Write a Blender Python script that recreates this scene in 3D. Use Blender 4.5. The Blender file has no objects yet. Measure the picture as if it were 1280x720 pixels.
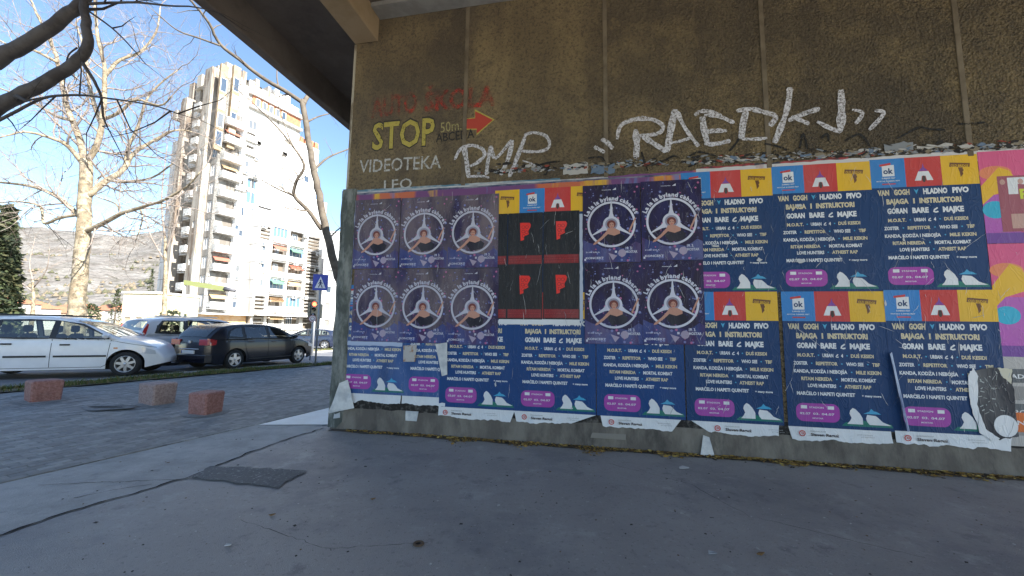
import bpy, math, random
from mathutils import Vector, Matrix, noise
import numpy as np
random.seed(7)
C = bpy.context.scene.collection
sc = bpy.context.scene
# ------------------------------------------------------------------ camera
F = 490.0; PIT = math.atan(51/490); ROLL = .015; EYE = 1.6
cd = bpy.data.cameras.new('camera'); cam = bpy.data.objects.new('camera', cd); C.objects.link(cam)
cd.lens = 36*F/1280; cd.sensor_width = 36; cd.clip_start = .05; cd.clip_end = 6000
CR = Matrix.Rotation(math.pi/2+PIT, 3, 'X') @ Matrix.Rotation(ROLL, 3, 'Z')
cam.matrix_world = Matrix.Translation((0, 0, EYE)) @ CR.to_4x4()
sc.camera = cam
# ------------------------------------------------------------------ sky, sun, exposure
SUN_AZ = 54; SUN_EL = 35          # sun stands behind the camera, to the right
w = bpy.data.worlds.new('World'); sc.world = w; w.use_nodes = True
nt = w.node_tree; bg = nt.nodes['Background']
sky = nt.nodes.new('ShaderNodeTexSky'); sky.sky_type = 'NISHITA'; sky.sun_disc = False
sky.sun_elevation = math.radians(SUN_EL); sky.sun_rotation = math.radians(180-SUN_AZ)
sky.air_density = 1.1; sky.dust_density = .3; sky.ozone_density = 3
nt.links.new(sky.outputs[0], bg.inputs[0]); bg.inputs[1].default_value = .085
sd = bpy.data.lights.new('sun', 'SUN'); sd.energy = 5.0; sd.angle = math.radians(.5); sd.color = (1, .965, .90)
sun = bpy.data.objects.new('sun', sd); C.objects.link(sun)
sv = Vector((math.sin(math.radians(SUN_AZ))*math.cos(math.radians(SUN_EL)), -math.cos(math.radians(SUN_AZ))*math.cos(math.radians(SUN_EL)), math.sin(math.radians(SUN_EL))))
sun.rotation_euler = sv.to_track_quat('Z', 'Y').to_euler(); sun.location = (0, 0, 30)
sc.view_settings.view_transform = 'Standard'; sc.view_settings.look = 'None'
sc.view_settings.exposure = 1.87; sc.view_settings.gamma = 1

# ------------------------------------------------------------------ helpers
def ray(px, py): return CR @ Vector(((px-640)/F, -(py-360)/F, -1))
def at(px, py, Y):
    d = ray(px, py); return Vector((0, 0, EYE)) + d*(Y/d.y)
def gz(px, py, z=0):
    d = ray(px, py); return Vector((0, 0, EYE)) + d*((z-EYE)/d.z)
L0 = Vector((-5.03, 4.06)); E1 = Vector((.362, .932)); LN = Vector((-.932, .362))
def g(x, y):                       # ground height: the street side lies a little higher
    q = (Vector((x, y))-L0).dot(LN); q = min(max(q, 0), 7)
    t = min(max((y-12)/12, 0), 1); return .042*q*(1-t*t*(3-2*t))
def gp(px, py):
    z = 0
    for i in range(30):
        p = gz(px, py, z); z = .5*z+.5*g(p.x, p.y)
    return p
def st(al, q):                     # street frame -> xy
    return L0 + E1*al + LN*q

class MB:
    def __init__(s): s.v = []; s.f = []; s.m = []; s.sm = []
    def add(s, vs, fs, m=0, sm=False, M=None):
        o = len(s.v)
        s.v += [tuple(M @ Vector(p)) if M else tuple(p) for p in vs]
        s.f += [tuple(i+o for i in f) for f in fs]; s.m += [m]*len(fs); s.sm += [sm]*len(fs)
    def box(s, a, b, m=0, M=None, bev=0):
        (x0, y0, z0), (x1, y1, z1) = a, b
        if bev:
            e = bev; v = []; 
            for z, i in ((z0, e), (z0+e, 0), (z1-e, 0), (z1, e)):
                v += [(x0+i+e*(i == 0), y0+i, z), (x1-i-e*(i == 0), y0+i, z), (x1-i, y0+i+e*(i == 0), z), (x1-i, y1-i-e*(i == 0), z), (x1-i-e*(i == 0), y1-i, z), (x0+i+e*(i == 0), y1-i, z), (x0+i, y1-i-e*(i == 0), z), (x0+i, y0+i+e*(i == 0), z)]
            f = [tuple(range(7, -1, -1)), tuple(range(24, 32))]
            for k in range(3):
                for j in range(8): f.append((k*8+j, k*8+(j+1) % 8, k*8+8+(j+1) % 8, k*8+8+j))
            s.add(v, f, m, False, M); return
        v = [(x0, y0, z0), (x1, y0, z0), (x1, y1, z0), (x0, y1, z0), (x0, y0, z1), (x1, y0, z1), (x1, y1, z1), (x0, y1, z1)]
        s.add(v, [(3, 2, 1, 0), (4, 5, 6, 7), (0, 1, 5, 4), (1, 2, 6, 5), (2, 3, 7, 6), (3, 0, 4, 7)], m, False, M)
    def poly(s, pts, y=0, m=0, M=None):          # flat shape in xz, seen from -y
        s.add([(p[0], y, p[1]) for p in pts], [tuple(range(len(pts)))], m, False, M)
    def rect(s, x0, z0, x1, z1, y=0, m=0): s.poly([(x0, z0), (x1, z0), (x1, z1), (x0, z1)], y, m)
    def ell(s, cx, cz, rx, rz=None, y=0, m=0, n=24, a0=0, a1=2*math.pi):
        rz = rz or rx; s.poly([(cx+rx*math.cos(a0+(a1-a0)*i/n), cz+rz*math.sin(a0+(a1-a0)*i/n)) for i in range(n)], y, m)
    def ring(s, cx, cz, r0, r1, y=0, m=0, n=40):
        v = []; f = []
        for i in range(n):
            a = 2*math.pi*i/n; v += [(cx+r0*math.cos(a), y, cz+r0*math.sin(a)), (cx+r1*math.cos(a), y, cz+r1*math.sin(a))]
        for i in range(n): j = (i+1) % n; f.append((2*i, 2*j, 2*j+1, 2*i+1)[::-1])
        s.add(v, f, m)
    def ribbon(s, pts, wd, y=0, m=0):            # stroke in xz
        P = [Vector(p) for p in pts]; n = len(P); v = []
        for i in range(n):
            t = (P[min(i+1, n-1)]-P[max(i-1, 0)]).normalized(); nn = Vector((-t.y, t.x))
            ww = (wd[i] if isinstance(wd, (list, tuple)) else wd)/2
            a = P[i]-nn*ww; b = P[i]+nn*ww; v += [(a.x, y, a.y), (b.x, y, b.y)]
        s.add(v, [(2*i, 2*i+2, 2*i+3, 2*i+1) for i in range(n-1)], m)
    def tube(s, pts, rad, k=6, m=0, sm=True, cap=True):
        P = [Vector(p) for p in pts]; n = len(P)
        if not isinstance(rad, (list, tuple)): rad = [rad]*n
        t0 = (P[1]-P[0]).normalized(); up = Vector((0, 0, 1)) if abs(t0.z) < .9 else Vector((1, 0, 0))
        u = t0.cross(up).normalized(); v = []; f = []
        for i in range(n):
            t = (P[min(i+1, n-1)]-P[max(i-1, 0)]).normalized(); u = (u - t*u.dot(t)).normalized(); b = t.cross(u)
            for j in range(k):
                a = 2*math.pi*j/k; v.append(P[i]+(u*math.cos(a)+b*math.sin(a))*rad[i])
        for i in range(n-1):
            for j in range(k): f.append((i*k+j, i*k+(j+1) % k, (i+1)*k+(j+1) % k, (i+1)*k+j))
        if cap: f += [tuple(range(k-1, -1, -1)), tuple((n-1)*k+j for j in range(k))]
        s.add(v, f, m, sm)
    def lathe(s, prof, k=24, m=0, M=None, sm=True):   # prof (r, y) round the y axis
        v = []; f = []; n = len(prof)
        for i in range(k):
            a = 2*math.pi*i/k
            for r, y in prof: v.append((r*math.cos(a), y, r*math.sin(a)))
        for i in range(k):
            j = (i+1) % k
            for q in range(n-1): f.append((i*n+q, i*n+q+1, j*n+q+1, j*n+q))
        s.add(v, f, m, sm, M)
    def mesh(s, name, mats):
        me = bpy.data.meshes.new(name); me.from_pydata(s.v, [], s.f)
        for mt in (mats if isinstance(mats, (list, tuple)) else [mats]): me.materials.append(mt)
        me.polygons.foreach_set('material_index', s.m); me.polygons.foreach_set('use_smooth', s.sm); me.update(); return me
    def build(s, name, mats, parent=None, kind=None, label=None):
        o = bpy.data.objects.new(name, s.mesh(name, mats)); C.objects.link(o)
        if parent: o.parent = parent
        if kind: o['kind'] = kind
        if label: o['label'] = label
        return o
def thing(name, label, cat, loc=(0, 0, 0), rz=0, group=None):
    o = bpy.data.objects.new(name, None); C.objects.link(o); o.empty_display_size = .2
    o.location = loc; o.rotation_euler = (0, 0, rz); tag(o, label, cat, group); return o
def tag(o, label, cat, group=None, kind=None):
    o['label'] = label; o['category'] = cat
    if group: o['group'] = group
    if kind: o['kind'] = kind
    return o
def copy_tree(o, parent=None):
    c = o.copy(); C.objects.link(c); c.parent = parent
    for ch in list(o.children): copy_tree(ch, c)
    return c
def structure(o): o['kind'] = 'structure'; return o

# ------------------------------------------------------------------ materials
MATS = {}
def mat(name, col, rough=.7, metal=0, col2=None, scale=5, detail=4, bump=0, bscale=None, stretch=(1, 1, 1), lo=.4, hi=.6, coat=0, spots=None, emit=None, bdist=.01, spec=.5):
    if name in MATS: return MATS[name]
    m = bpy.data.materials.new(name); m.use_nodes = True; t = m.node_tree; L = t.links
    b = t.nodes['Principled BSDF']; b.inputs['Base Color'].default_value = (*col, 1); b.inputs['Roughness'].default_value = rough; b.inputs['Metallic'].default_value = metal
    b.inputs['Coat Weight'].default_value = coat; b.inputs['Specular IOR Level'].default_value = spec
    geo = t.nodes.new('ShaderNodeNewGeometry'); mp = t.nodes.new('ShaderNodeMapping'); mp.inputs['Scale'].default_value = stretch
    L.new(geo.outputs['Position'], mp.inputs[0])
    out = None
    if col2:
        n = t.nodes.new('ShaderNodeTexNoise'); n.inputs['Scale'].default_value = scale; n.inputs['Detail'].default_value = detail; n.inputs['Roughness'].default_value = .65; L.new(mp.outputs[0], n.inputs['Vector'])
        r = t.nodes.new('ShaderNodeValToRGB'); r.color_ramp.elements[0].position = lo; r.color_ramp.elements[1].position = hi
        r.color_ramp.elements[0].color = (*col, 1); r.color_ramp.elements[1].color = (*col2, 1); L.new(n.outputs['Fac'], r.inputs[0]); out = r.outputs[0]
    if spots:                      # (colour, scale, threshold, amount)
        for (sc_, ss, th, am) in spots:
            n = t.nodes.new('ShaderNodeTexNoise'); n.inputs['Scale'].default_value = ss; n.inputs['Detail'].default_value = 6; n.inputs['Roughness'].default_value = .7; L.new(mp.outputs[0], n.inputs['Vector'])
            mr = t.nodes.new('ShaderNodeMapRange'); mr.inputs[1].default_value = th; mr.inputs[2].default_value = th+.1; mr.inputs[3].default_value = 0; mr.inputs[4].default_value = am; L.new(n.outputs['Fac'], mr.inputs[0])
            mx = t.nodes.new('ShaderNodeMix'); mx.data_type = 'RGBA'; L.new(mr.outputs[0], mx.inputs[0]); mx.inputs[7].default_value = (*sc_, 1)
            if out: L.new(out, mx.inputs[6])
            else: mx.inputs[6].default_value = (*col, 1)
            out = mx.outputs[2]
    if out: L.new(out, b.inputs['Base Color'])
    if bump:
        n = t.nodes.new('ShaderNodeTexNoise'); n.inputs['Scale'].default_value = bscale or scale*4; n.inputs['Detail'].default_value = 5; L.new(mp.outputs[0], n.inputs['Vector'])
        bp = t.nodes.new('ShaderNodeBump'); bp.inputs['Strength'].default_value = bump; bp.inputs['Distance'].default_value = bdist; L.new(n.outputs['Fac'], bp.inputs['Height']); L.new(bp.outputs[0], b.inputs['Normal'])
    if emit:
        b.inputs['Emission Color'].default_value = (*emit[:3], 1); b.inputs['Emission Strength'].default_value = emit[3]
    MATS[name] = m; return m
def paper(name, col, rough=.45, fade=None, fade_am=.13, wr=.5, wst=(9, 9, 3.2), dirt=.12, col2=None):
    """printed paper glued on the wall: wrinkled, a little stained"""
    if name in MATS: return MATS[name]
    m = bpy.data.materials.new(name); m.use_nodes = True; t = m.node_tree; L = t.links
    b = t.nodes['Principled BSDF']; b.inputs['Roughness'].default_value = rough+.12; b.inputs['Specular IOR Level'].default_value = .3
    geo = t.nodes.new('ShaderNodeNewGeometry'); mp = t.nodes.new('ShaderNodeMapping'); mp.inputs['Scale'].default_value = wst; L.new(geo.outputs['Position'], mp.inputs[0])
    def nz(scale, det, dist=0, src=mp.outputs[0], ro=.55):
        n = t.nodes.new('ShaderNodeTexNoise'); n.inputs['Scale'].default_value = scale; n.inputs['Detail'].default_value = det; n.inputs['Distortion'].default_value = dist; n.inputs['Roughness'].default_value = ro; L.new(src, n.inputs['Vector']); return n.outputs['Fac']
    def mixc(fac, a, bcol):
        mx = t.nodes.new('ShaderNodeMix'); mx.data_type = 'RGBA'; L.new(fac, mx.inputs[0])
        if isinstance(a, tuple): mx.inputs[6].default_value = (*a, 1)
        else: L.new(a, mx.inputs[6])
        mx.inputs[7].default_value = (*bcol, 1); return mx.outputs[2]
    def rng(x, a, c, lo, hi):
        mr = t.nodes.new('ShaderNodeMapRange'); mr.inputs[1].default_value = a; mr.inputs[2].default_value = c; mr.inputs[3].default_value = lo; mr.inputs[4].default_value = hi; L.new(x, mr.inputs[0]); return mr.outputs[0]
    c = col
    if col2: c = mixc(rng(nz(.45, 5, 1.0), .42, .62, 0, 1), c, col2)
    fc = fade or tuple(.5*x+.22 for x in col)
    c = mixc(rng(nz(.35, 4), .38, .66, 0, fade_am), c, fc)
    # worn creases, scuffed pale along thin lines
    cr = nz(.9, 2, 1.2); ab = t.nodes.new('ShaderNodeMath'); ab.operation = 'ABSOLUTE'; sb = t.nodes.new('ShaderNodeMath'); sb.operation = 'SUBTRACT'; sb.inputs[1].default_value = .5; L.new(cr, sb.inputs[0]); L.new(sb.outputs[0], ab.inputs[0])
    c = mixc(rng(ab.outputs[0], 0, .008, .3*min(1, fade_am*2), 0), c, (.5, .5, .52))
    c = mixc(rng(nz(.2, 5), .5, .75, 0, dirt), c, (.1, .085, .065))
    L.new(c, b.inputs['Base Color'])
    h = nz(.55, 3, .8)
    bp = t.nodes.new('ShaderNodeBump'); bp.inputs['Strength'].default_value = wr; bp.inputs['Distance'].default_value = .02; L.new(h, bp.inputs['Height'])
    bp2 = t.nodes.new('ShaderNodeBump'); bp2.inputs['Strength'].default_value = wr*.8; bp2.inputs['Distance'].default_value = .006; L.new(rng(ab.outputs[0], 0, .05, 1, 0), bp2.inputs['Height']); L.new(bp.outputs[0], bp2.inputs['Normal'])
    L.new(bp2.outputs[0], b.inputs['Normal'])
    MATS[name] = m; return m
def spray(name, col, th=.42, sc_=60, rough=.8, soft=.08):
    """paint on rough plaster: holes where the grain was missed"""
    if name in MATS: return MATS[name]
    m = bpy.data.materials.new(name); m.use_nodes = True; t = m.node_tree; L = t.links
    b = t.nodes['Principled BSDF']; b.inputs['Base Color'].default_value = (*col, 1); b.inputs['Roughness'].default_value = rough
    geo = t.nodes.new('ShaderNodeNewGeometry'); n = t.nodes.new('ShaderNodeTexNoise'); n.inputs['Scale'].default_value = sc_*.35; n.inputs['Detail'].default_value = 8; n.inputs['Roughness'].default_value = .85; L.new(geo.outputs['Position'], n.inputs['Vector'])
    mr = t.nodes.new('ShaderNodeMapRange'); mr.inputs[1].default_value = th; mr.inputs[2].default_value = th+soft; L.new(n.outputs['Fac'], mr.inputs[0]); L.new(mr.outputs[0], b.inputs['Alpha'])
    MATS[name] = m; return m

# plaster wall with coarse grain that gets rougher to the right
def plaster_mat():
    m = mat('plaster', (.165, .122, .066), .9, col2=(.27, .20, .10), scale=1.0, detail=9, lo=.3, hi=.68, spots=[((.07, .056, .042), .45, .46, .6), ((.05, .04, .032), 2.6, .60, .55), ((.30, .215, .10), 3.5, .61, .55), ((.07, .052, .033), 26, .50, .7), ((.40, .31, .16), 34, .60, .6), ((.4, .38, .33), 7, .72, .5)])
    t = m.node_tree; L = t.links; b = t.nodes['Principled BSDF']
    geo = t.nodes.new('ShaderNodeNewGeometry')
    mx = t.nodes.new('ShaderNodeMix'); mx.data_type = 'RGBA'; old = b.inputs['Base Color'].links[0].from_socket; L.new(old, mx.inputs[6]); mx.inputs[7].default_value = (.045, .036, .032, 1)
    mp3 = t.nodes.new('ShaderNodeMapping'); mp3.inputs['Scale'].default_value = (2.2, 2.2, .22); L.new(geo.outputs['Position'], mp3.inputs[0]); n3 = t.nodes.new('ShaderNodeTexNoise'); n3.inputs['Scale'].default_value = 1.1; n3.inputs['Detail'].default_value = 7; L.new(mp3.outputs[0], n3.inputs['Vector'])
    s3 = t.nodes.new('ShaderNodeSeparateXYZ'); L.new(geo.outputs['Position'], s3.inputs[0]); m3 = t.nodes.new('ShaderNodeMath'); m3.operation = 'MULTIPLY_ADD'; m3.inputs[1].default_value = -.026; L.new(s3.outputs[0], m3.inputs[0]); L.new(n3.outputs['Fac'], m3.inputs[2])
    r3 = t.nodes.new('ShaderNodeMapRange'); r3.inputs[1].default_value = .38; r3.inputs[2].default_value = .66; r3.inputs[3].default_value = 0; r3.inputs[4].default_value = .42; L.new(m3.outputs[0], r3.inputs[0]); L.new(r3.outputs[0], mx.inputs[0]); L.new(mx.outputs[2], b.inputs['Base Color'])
    n = t.nodes.new('ShaderNodeTexNoise'); n.inputs['Scale'].default_value = 26; n.inputs['Detail'].default_value = 3; n.inputs['Roughness'].default_value = .6; L.new(geo.outputs['Position'], n.inputs['Vector'])
    v = t.nodes.new('ShaderNodeTexVoronoi'); v.inputs['Scale'].default_value = 34; L.new(geo.outputs['Position'], v.inputs['Vector'])
    ad = t.nodes.new('ShaderNodeMath'); ad.operation = 'MULTIPLY_ADD'; L.new(v.outputs['Distance'], ad.inputs[0]); ad.inputs[1].default_value = .8; L.new(n.outputs['Fac'], ad.inputs[2])
    sx = t.nodes.new('ShaderNodeSeparateXYZ'); L.new(geo.outputs['Position'], sx.inputs[0])
    mr = t.nodes.new('ShaderNodeMapRange'); mr.inputs[1].default_value = -2.5; mr.inputs[2].default_value = 6; mr.inputs[3].default_value = .35; mr.inputs[4].default_value = 1; L.new(sx.outputs[0], mr.inputs[0])
    bp = t.nodes.new('ShaderNodeBump'); bp.inputs['Distance'].default_value = .09; L.new(mr.outputs[0], bp.inputs['Strength']); L.new(ad.outputs[0], bp.inputs['Height']); L.new(bp.outputs[0], b.inputs['Normal'])
    return m
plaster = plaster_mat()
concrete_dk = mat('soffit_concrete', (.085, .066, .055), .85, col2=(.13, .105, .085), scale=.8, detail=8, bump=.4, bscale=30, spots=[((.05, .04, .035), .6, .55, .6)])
girder_m = mat('girder_concrete', (.27, .19, .10), .85, col2=(.33, .24, .14), scale=1.5, bump=.4, bscale=30)
grey_conc = mat('grey_concrete', (.25, .24, .22), .9, col2=(.34, .33, .30), scale=2, bump=.5, bscale=40)
plinth_m = mat('plinth_concrete', (.115, .10, .085), .9, col2=(.20, .18, .15), scale=3, detail=8, bump=.6, bscale=40, spots=[((.05, .045, .04), 2, .55, .7), ((.33, .31, .28), 5, .66, .4)], stretch=(1, 1, .4))
asphalt_m = mat('asphalt', (.265, .252, .243), .6, col2=(.355, .34, .325), scale=.9, detail=10, bump=.7, bscale=120, lo=.3, hi=.72, spots=[((.19, .19, .20), .55, .5, .6), ((.46, .45, .43), 1.7, .58, .5), ((.14, .138, .14), 3.1, .58, .6), ((.55, .53, .5), 24, .60, .55), ((.11, .105, .10), 30, .57, .6), ((.55, .54, .52), 12, .68, .6), ((.07, .068, .065), 14, .68, .7)], bdist=.008)
old_asph = mat('worn_asphalt', (.33, .315, .295), .8, col2=(.44, .42, .395), scale=2, detail=10, bump=.6, bscale=110, spots=[((.24, .235, .23), 5, .56, .6), ((.65, .64, .61), 40, .60, .6), ((.2, .2, .2), 60, .58, .5)], bdist=.01)
patch_m = mat('dark_asphalt_patch', (.15, .145, .14), .85, col2=(.14, .14, .14), scale=50, detail=6, bump=.8, bscale=90, spots=[((.42, .41, .39), 34, .56, .9), ((.05, .05, .05), 40, .56, .8)], bdist=.01)
road_m = mat('road_asphalt', (.13, .13, .14), .8, col2=(.18, .18, .18), scale=.7, detail=8, bump=.3, bscale=120)
dark_m = mat('crack_dark', (.012, .011, .01), .95)

# ------------------------------------------------------------------ ground
def axis(a, b, fine0, fine1, step, far):
    xs = list(np.arange(fine0, fine1+1e-6, step)); x = fine0; s = step
    while x > a: s *= 1.45; x -= s; xs.insert(0, max(x, a))
    x = fine1; s = step
    while x < b: s *= 1.45; x += s; xs.append(min(x, b))
    return xs
xs = axis(-3000, 3000, -22, 6, .7, 0); ys = axis(-600, 3000, -4, 27, .7, 0)
mb = MB(); nx = len(xs)
mb.add([(x, y, g(x, y)-.03) for y in ys for x in xs], [(j*nx+i, j*nx+i+1, (j+1)*nx+i+1, (j+1)*nx+i) for j in range(len(ys)-1) for i in range(nx-1)], 0, True)
ground_m = mat('bare_ground', (.22, .19, .14), .95, col2=(.28, .25, .2), scale=.12, detail=8, bump=.3, bscale=8)
structure(mb.build('ground', ground_m))
def sheet(name, edgeA, edgeB, al, off, m, nq=14, kind='structure', rough=0):
    """lofted sheet in street coordinates between q=edgeA(al) and q=edgeB(al)"""
    mb = MB(); v = []
    for a in al:
        qa, qb = edgeA(a), edgeB(a)
        for k in range(nq+1):
            p = st(a, qa+(qb-qa)*k/nq); z = g(p.x, p.y)+off
            if rough: z += rough*(noise.noise(Vector((p.x*.8, p.y*.8, 0))))
            v.append((p.x, p.y, z))
    n = nq+1; mb.add(v, [(i*n+k, (i+1)*n+k, (i+1)*n+k+1, i*n+k+1)[::-1] if False else (i*n+k, i*n+k+1, (i+1)*n+k+1, (i+1)*n+k)[::-1] for i in range(len(al)-1) for k in range(nq)], 0, True)
    o = mb.build(name, m)
    if kind: o['kind'] = kind
    return o
gn = lambda a: 5.66-.062*a+.05*noise.noise(Vector((a*1.3, 0, 5)))       # near edge of the verge
gf = lambda a: gn(a)+.62
AL = [x*.6 for x in range(-14, 62)]
sheet('walkway', lambda a: -24, lambda a: 0, AL, 0, asphalt_m, 30)
sheet('road', gf, lambda a: 13.5, [x*1.0 for x in range(-14, 80)], -.006, road_m, 10)
sheet('side_road', lambda a: 14.9, lambda a: 24, [x*1.0 for x in range(-14, 80)], -.004, road_m, 10)
soil = mat('verge_soil', (.10, .075, .045), .95, col2=(.16, .13, .07), scale=6, detail=8, bump=.8, bscale=30)
verge = sheet('verge', gn, gf, AL, .03, soil, 4)
verge2 = sheet('far_verge', lambda a: 13.5, lambda a: 14.9, AL+[37, 40, 45], .06, soil, 4)
# kerbs of the verge, stone by stone
kerb_m = mat('kerb_stone', (.24, .235, .225), .85, col2=(.34, .33, .31), scale=4, bump=.4)
mb = MB(); mb.box((-.49, -.06, -.12), (.49, .06, .0), 0, bev=.012); km = mb.mesh('kerb_stone', kerb_m)
def kerbs(name, edge, a0, a1, top):
    root = structure(bpy.data.objects.new(name, None)); C.objects.link(root)
    a = a0
    while a < a1:
        p = st(a, edge(a)); p2 = st(a+1, edge(a+1)); o = bpy.data.objects.new('kerb_stone', km); C.objects.link(o); o.parent = root
        d = p2-p; o.location = ((p.x+p2.x)/2, (p.y+p2.y)/2, g(p.x, p.y)+top); o.rotation_euler = (0, 0, math.atan2(d.y, d.x)); a += 1.0
kerbs('kerb', lambda a: gf(a)-.02, -3, 26, .06)
kerbs('far_kerb', lambda a: 13.5, 2, 34, .09)
# grass on the verges
def grass(name, e0, e1, a0, a1, n, hmax):
    mb = MB(); rr = random.Random(3)
    for i in range(n):
        a = a0+(a1-a0)*rr.random()**1.3; q = e0(a)+(e1(a)-e0(a))*rr.random()
        if noise.noise(Vector((a*1.4, q*2.5, 1))) < -.12 and rr.random() < .8: continue
        p = st(a, q); z = g(p.x, p.y)+.025; th = rr.random()*6.28; h = hmax*(.35+rr.random()); wd = .008+.006*rr.random()
        dx, dy = math.cos(th), math.sin(th); lx, ly = (rr.random()-.5)*h*1.4, (rr.random()-.5)*h*1.4
        mb.add([(p.x-dx*wd, p.y-dy*wd, z), (p.x+dx*wd, p.y+dy*wd, z), (p.x+lx, p.y+ly, z+h)], [(0, 1, 2)], rr.choice((0, 0, 1, 2)))
    o = mb.build(name, [mat('grass_green', (.07, .11, .02), .8), mat('grass_olive', (.13, .14, .035), .8), mat('grass_straw', (.24, .19, .08), .8)])
    return o
tag(grass('verge_grass', gn, gf, -4, 26, 26000, .07), 'patchy short grass and straw on the strip along the parked cars', 'grass', kind='stuff')
tag(grass('far_grass', lambda a: 13.6, lambda a: 14.8, 0, 36, 7000, .16), 'green grass on the far strip in front of the dark hatchback', 'grass', kind='stuff')

# pavers: concrete blocks laid in stretcher rows
paver_ms = [mat('paver_grey%d' % i, c, .72, col2=tuple(x*1.25 for x in c), scale=9, detail=6, bump=.4, bscale=90, bdist=.004, spots=[((.09, .09, .095), 1.1, .56, .45)]) for i, c in enumerate([(.20, .192, .182), (.235, .226, .214), (.27, .26, .245)])]
pave = structure(bpy.data.objects.new('pavement', None)); C.objects.link(pave)
bed = sheet('paver_bed', lambda a: 0.0, gn, AL, .0, mat('joint_sand', (.10, .098, .09), .95), 12, None); bed.parent = pave
pm = []
for i in range(3):
    mb = MB(); mb.box((-.0985, -.0465, -.04), (.0985, .0465, 0), 0, bev=.005); pm.append(mb.mesh('paver', paver_ms[i]))
cells = []
q = .05; row = 0
while q < 6.2:
    al = -7.5+(.1 if row % 2 else 0)
    while al < 22:
        if q+.05 < gn(al): p = st(al, q); cells.append((p.length, al, q, p))
        al += .2
    q += .1; row += 1
cells.sort(key=lambda c: c[0]); rest = [MB(), MB(), MB()]
def visible(p):
    d = CR.transposed() @ (Vector((p.x, p.y, g(p.x, p.y)))-Vector((0, 0, EYE)))
    return d.z < 0 and abs(d.x/-d.z) < 1.34
ang = math.atan2(E1.y, E1.x); cnt = 0; rr = random.Random(5)
for dist, al, q, p in cells:
    z = g(p.x, p.y)+.012+rr.uniform(-.0025, .0025)+.008*noise.noise(Vector((p.x*.7, p.y*.7, 2))); k = rr.choice((0, 0, 1, 1, 2))
    tx, ty = rr.uniform(-.02, .02), rr.uniform(-.012, .012)
    M = Matrix.Translation((p.x, p.y, z)) @ Matrix.Rotation(ang, 4, 'Z') @ Matrix.Rotation(tx+.042, 4, 'X') @ Matrix.Rotation(ty, 4, 'Y')
    if visible(p) and cnt < 300:
        o = bpy.data.objects.new('paver', pm[k]); C.objects.link(o); o.parent = pave; o.matrix_local = M; cnt += 1
    elif visible(p) and dist < 9.5:
        rest[k].box((-.0985, -.0465, -.03), (.0985, .0465, 0), 0, M, bev=.005)
    else:
        rest[k].add([(-.099, -.049, 0), (.099, -.049, 0), (.099, .049, 0), (-.099, .049, 0)], [(0, 1, 2, 3)], 0, False, M)
for k in range(3):
    rest[k].build('paver_field', paver_ms[k], pave, 'stuff')

# strip of worn asphalt between pavers and walkway, its cracks and the dark patch
def flat(name, pts, z, m, kind='structure', parent=None):
    mb = MB(); mb.add([(p[0], p[1], z) for p in pts], [tuple(range(len(pts)))]); o = mb.build(name, m, parent)
    if kind: o['kind'] = kind
    return o
def jag(pts, amp, step=.12, seed=0):
    out = []; r = random.Random(seed)
    for a, b in zip(pts[:-1], pts[1:]):
        a = Vector(a[:2]); b = Vector(b[:2]); n = max(1, int((b-a).length/step))
        for i in range(n): out.append(a.lerp(b, i/n)+Vector((r.uniform(-amp, amp), r.uniform(-amp, amp))))
    out.append(Vector(pts[-1][:2])); return out
CRK = [(-4.9, .6), (-4.2, 2.1)]+[tuple(gp(*p).xy) for p in [(0, 670), (70, 645), (130, 628), (215, 602), (232, 599), (280, 578), (350, 553), (403, 536)]]
crk = jag(CRK, .025, .1, 2)
strip_l = [st(a, -.01) for a in [x*.3 for x in range(-14, 14)]]
strip_l = [p for p in strip_l if p.y < 8.0]
mbs = MB(); 
vs = [(p.x, p.y, .004) for p in strip_l]+[(p.x, p.y, .004) for p in reversed(crk)]
mbs.add(vs, [tuple(range(len(vs)))]); structure(mbs.build('worn_strip', old_asph))
mb = MB(); rr = random.Random(4)
def crack(pts, w0, seed=1):
    P = jag(pts, .012, .05, seed); r = random.Random(seed); v = []
    for i, p in enumerate(P):
        t = (P[min(i+1, len(P)-1)]-P[max(i-1, 0)]).normalized(); n = Vector((-t.y, t.x)); ww = w0*(.3+1.1*r.random())*(.5+noise.noise(Vector((p.x*3, p.y*3, 0)))*.8+.5)
        v += [(p.x-n.x*ww, p.y-n.y*ww, .0085), (p.x+n.x*ww, p.y+n.y*ww, .0085)]
    mb.add(v, [(2*i, 2*i+2, 2*i+3, 2*i+1) for i in range(len(P)-1)])
crack(crk, .010, 2)
crack([(p.x, p.y) for p in [gp(*q) for q in [(232, 600), (300, 598), (345, 610), (378, 590)]]], .004, 3)
crack([(p.x, p.y) for p in [gp(*q) for q in [(50, 607), (120, 604), (225, 600)]]], .004, 4)
crack([(p.x, p.y) for p in [gp(*q) for q in [(90, 624), (150, 612), (190, 606)]]], .004, 6)
crack([(-2.2, 3.4), (-1.3, 3.0), (-.6, 3.1)], .0018, 12)
crack([(1.2, 4.9), (1.9, 4.3), (2.1, 3.6), (3.0, 3.0)], .002, 13)
crack([(-3.0, 2.6), (-2.3, 2.2), (-1.6, 2.3)], .0018, 14)
crack([st(a, .012) for a in (-3, 0, 2, 4)], .012, 9)
structure(mb.build('pavement_crack', dark_m))
flat('asphalt_patch', jag([tuple(gp(*q).xy) for q in [(262, 585), (292, 584), (382, 590), (345, 611), (318, 608), (268, 601), (238, 598), (262, 585)]], .03, .07, 8)[:-1], .0125, patch_m)
pale = mat('painted_sun_wedge', (.88, .87, .83), .6, col2=(.82, .80, .75), scale=3, bump=.2)  # sunlit wedge of ground by the wall corner, its sunlight put into the colour
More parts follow.
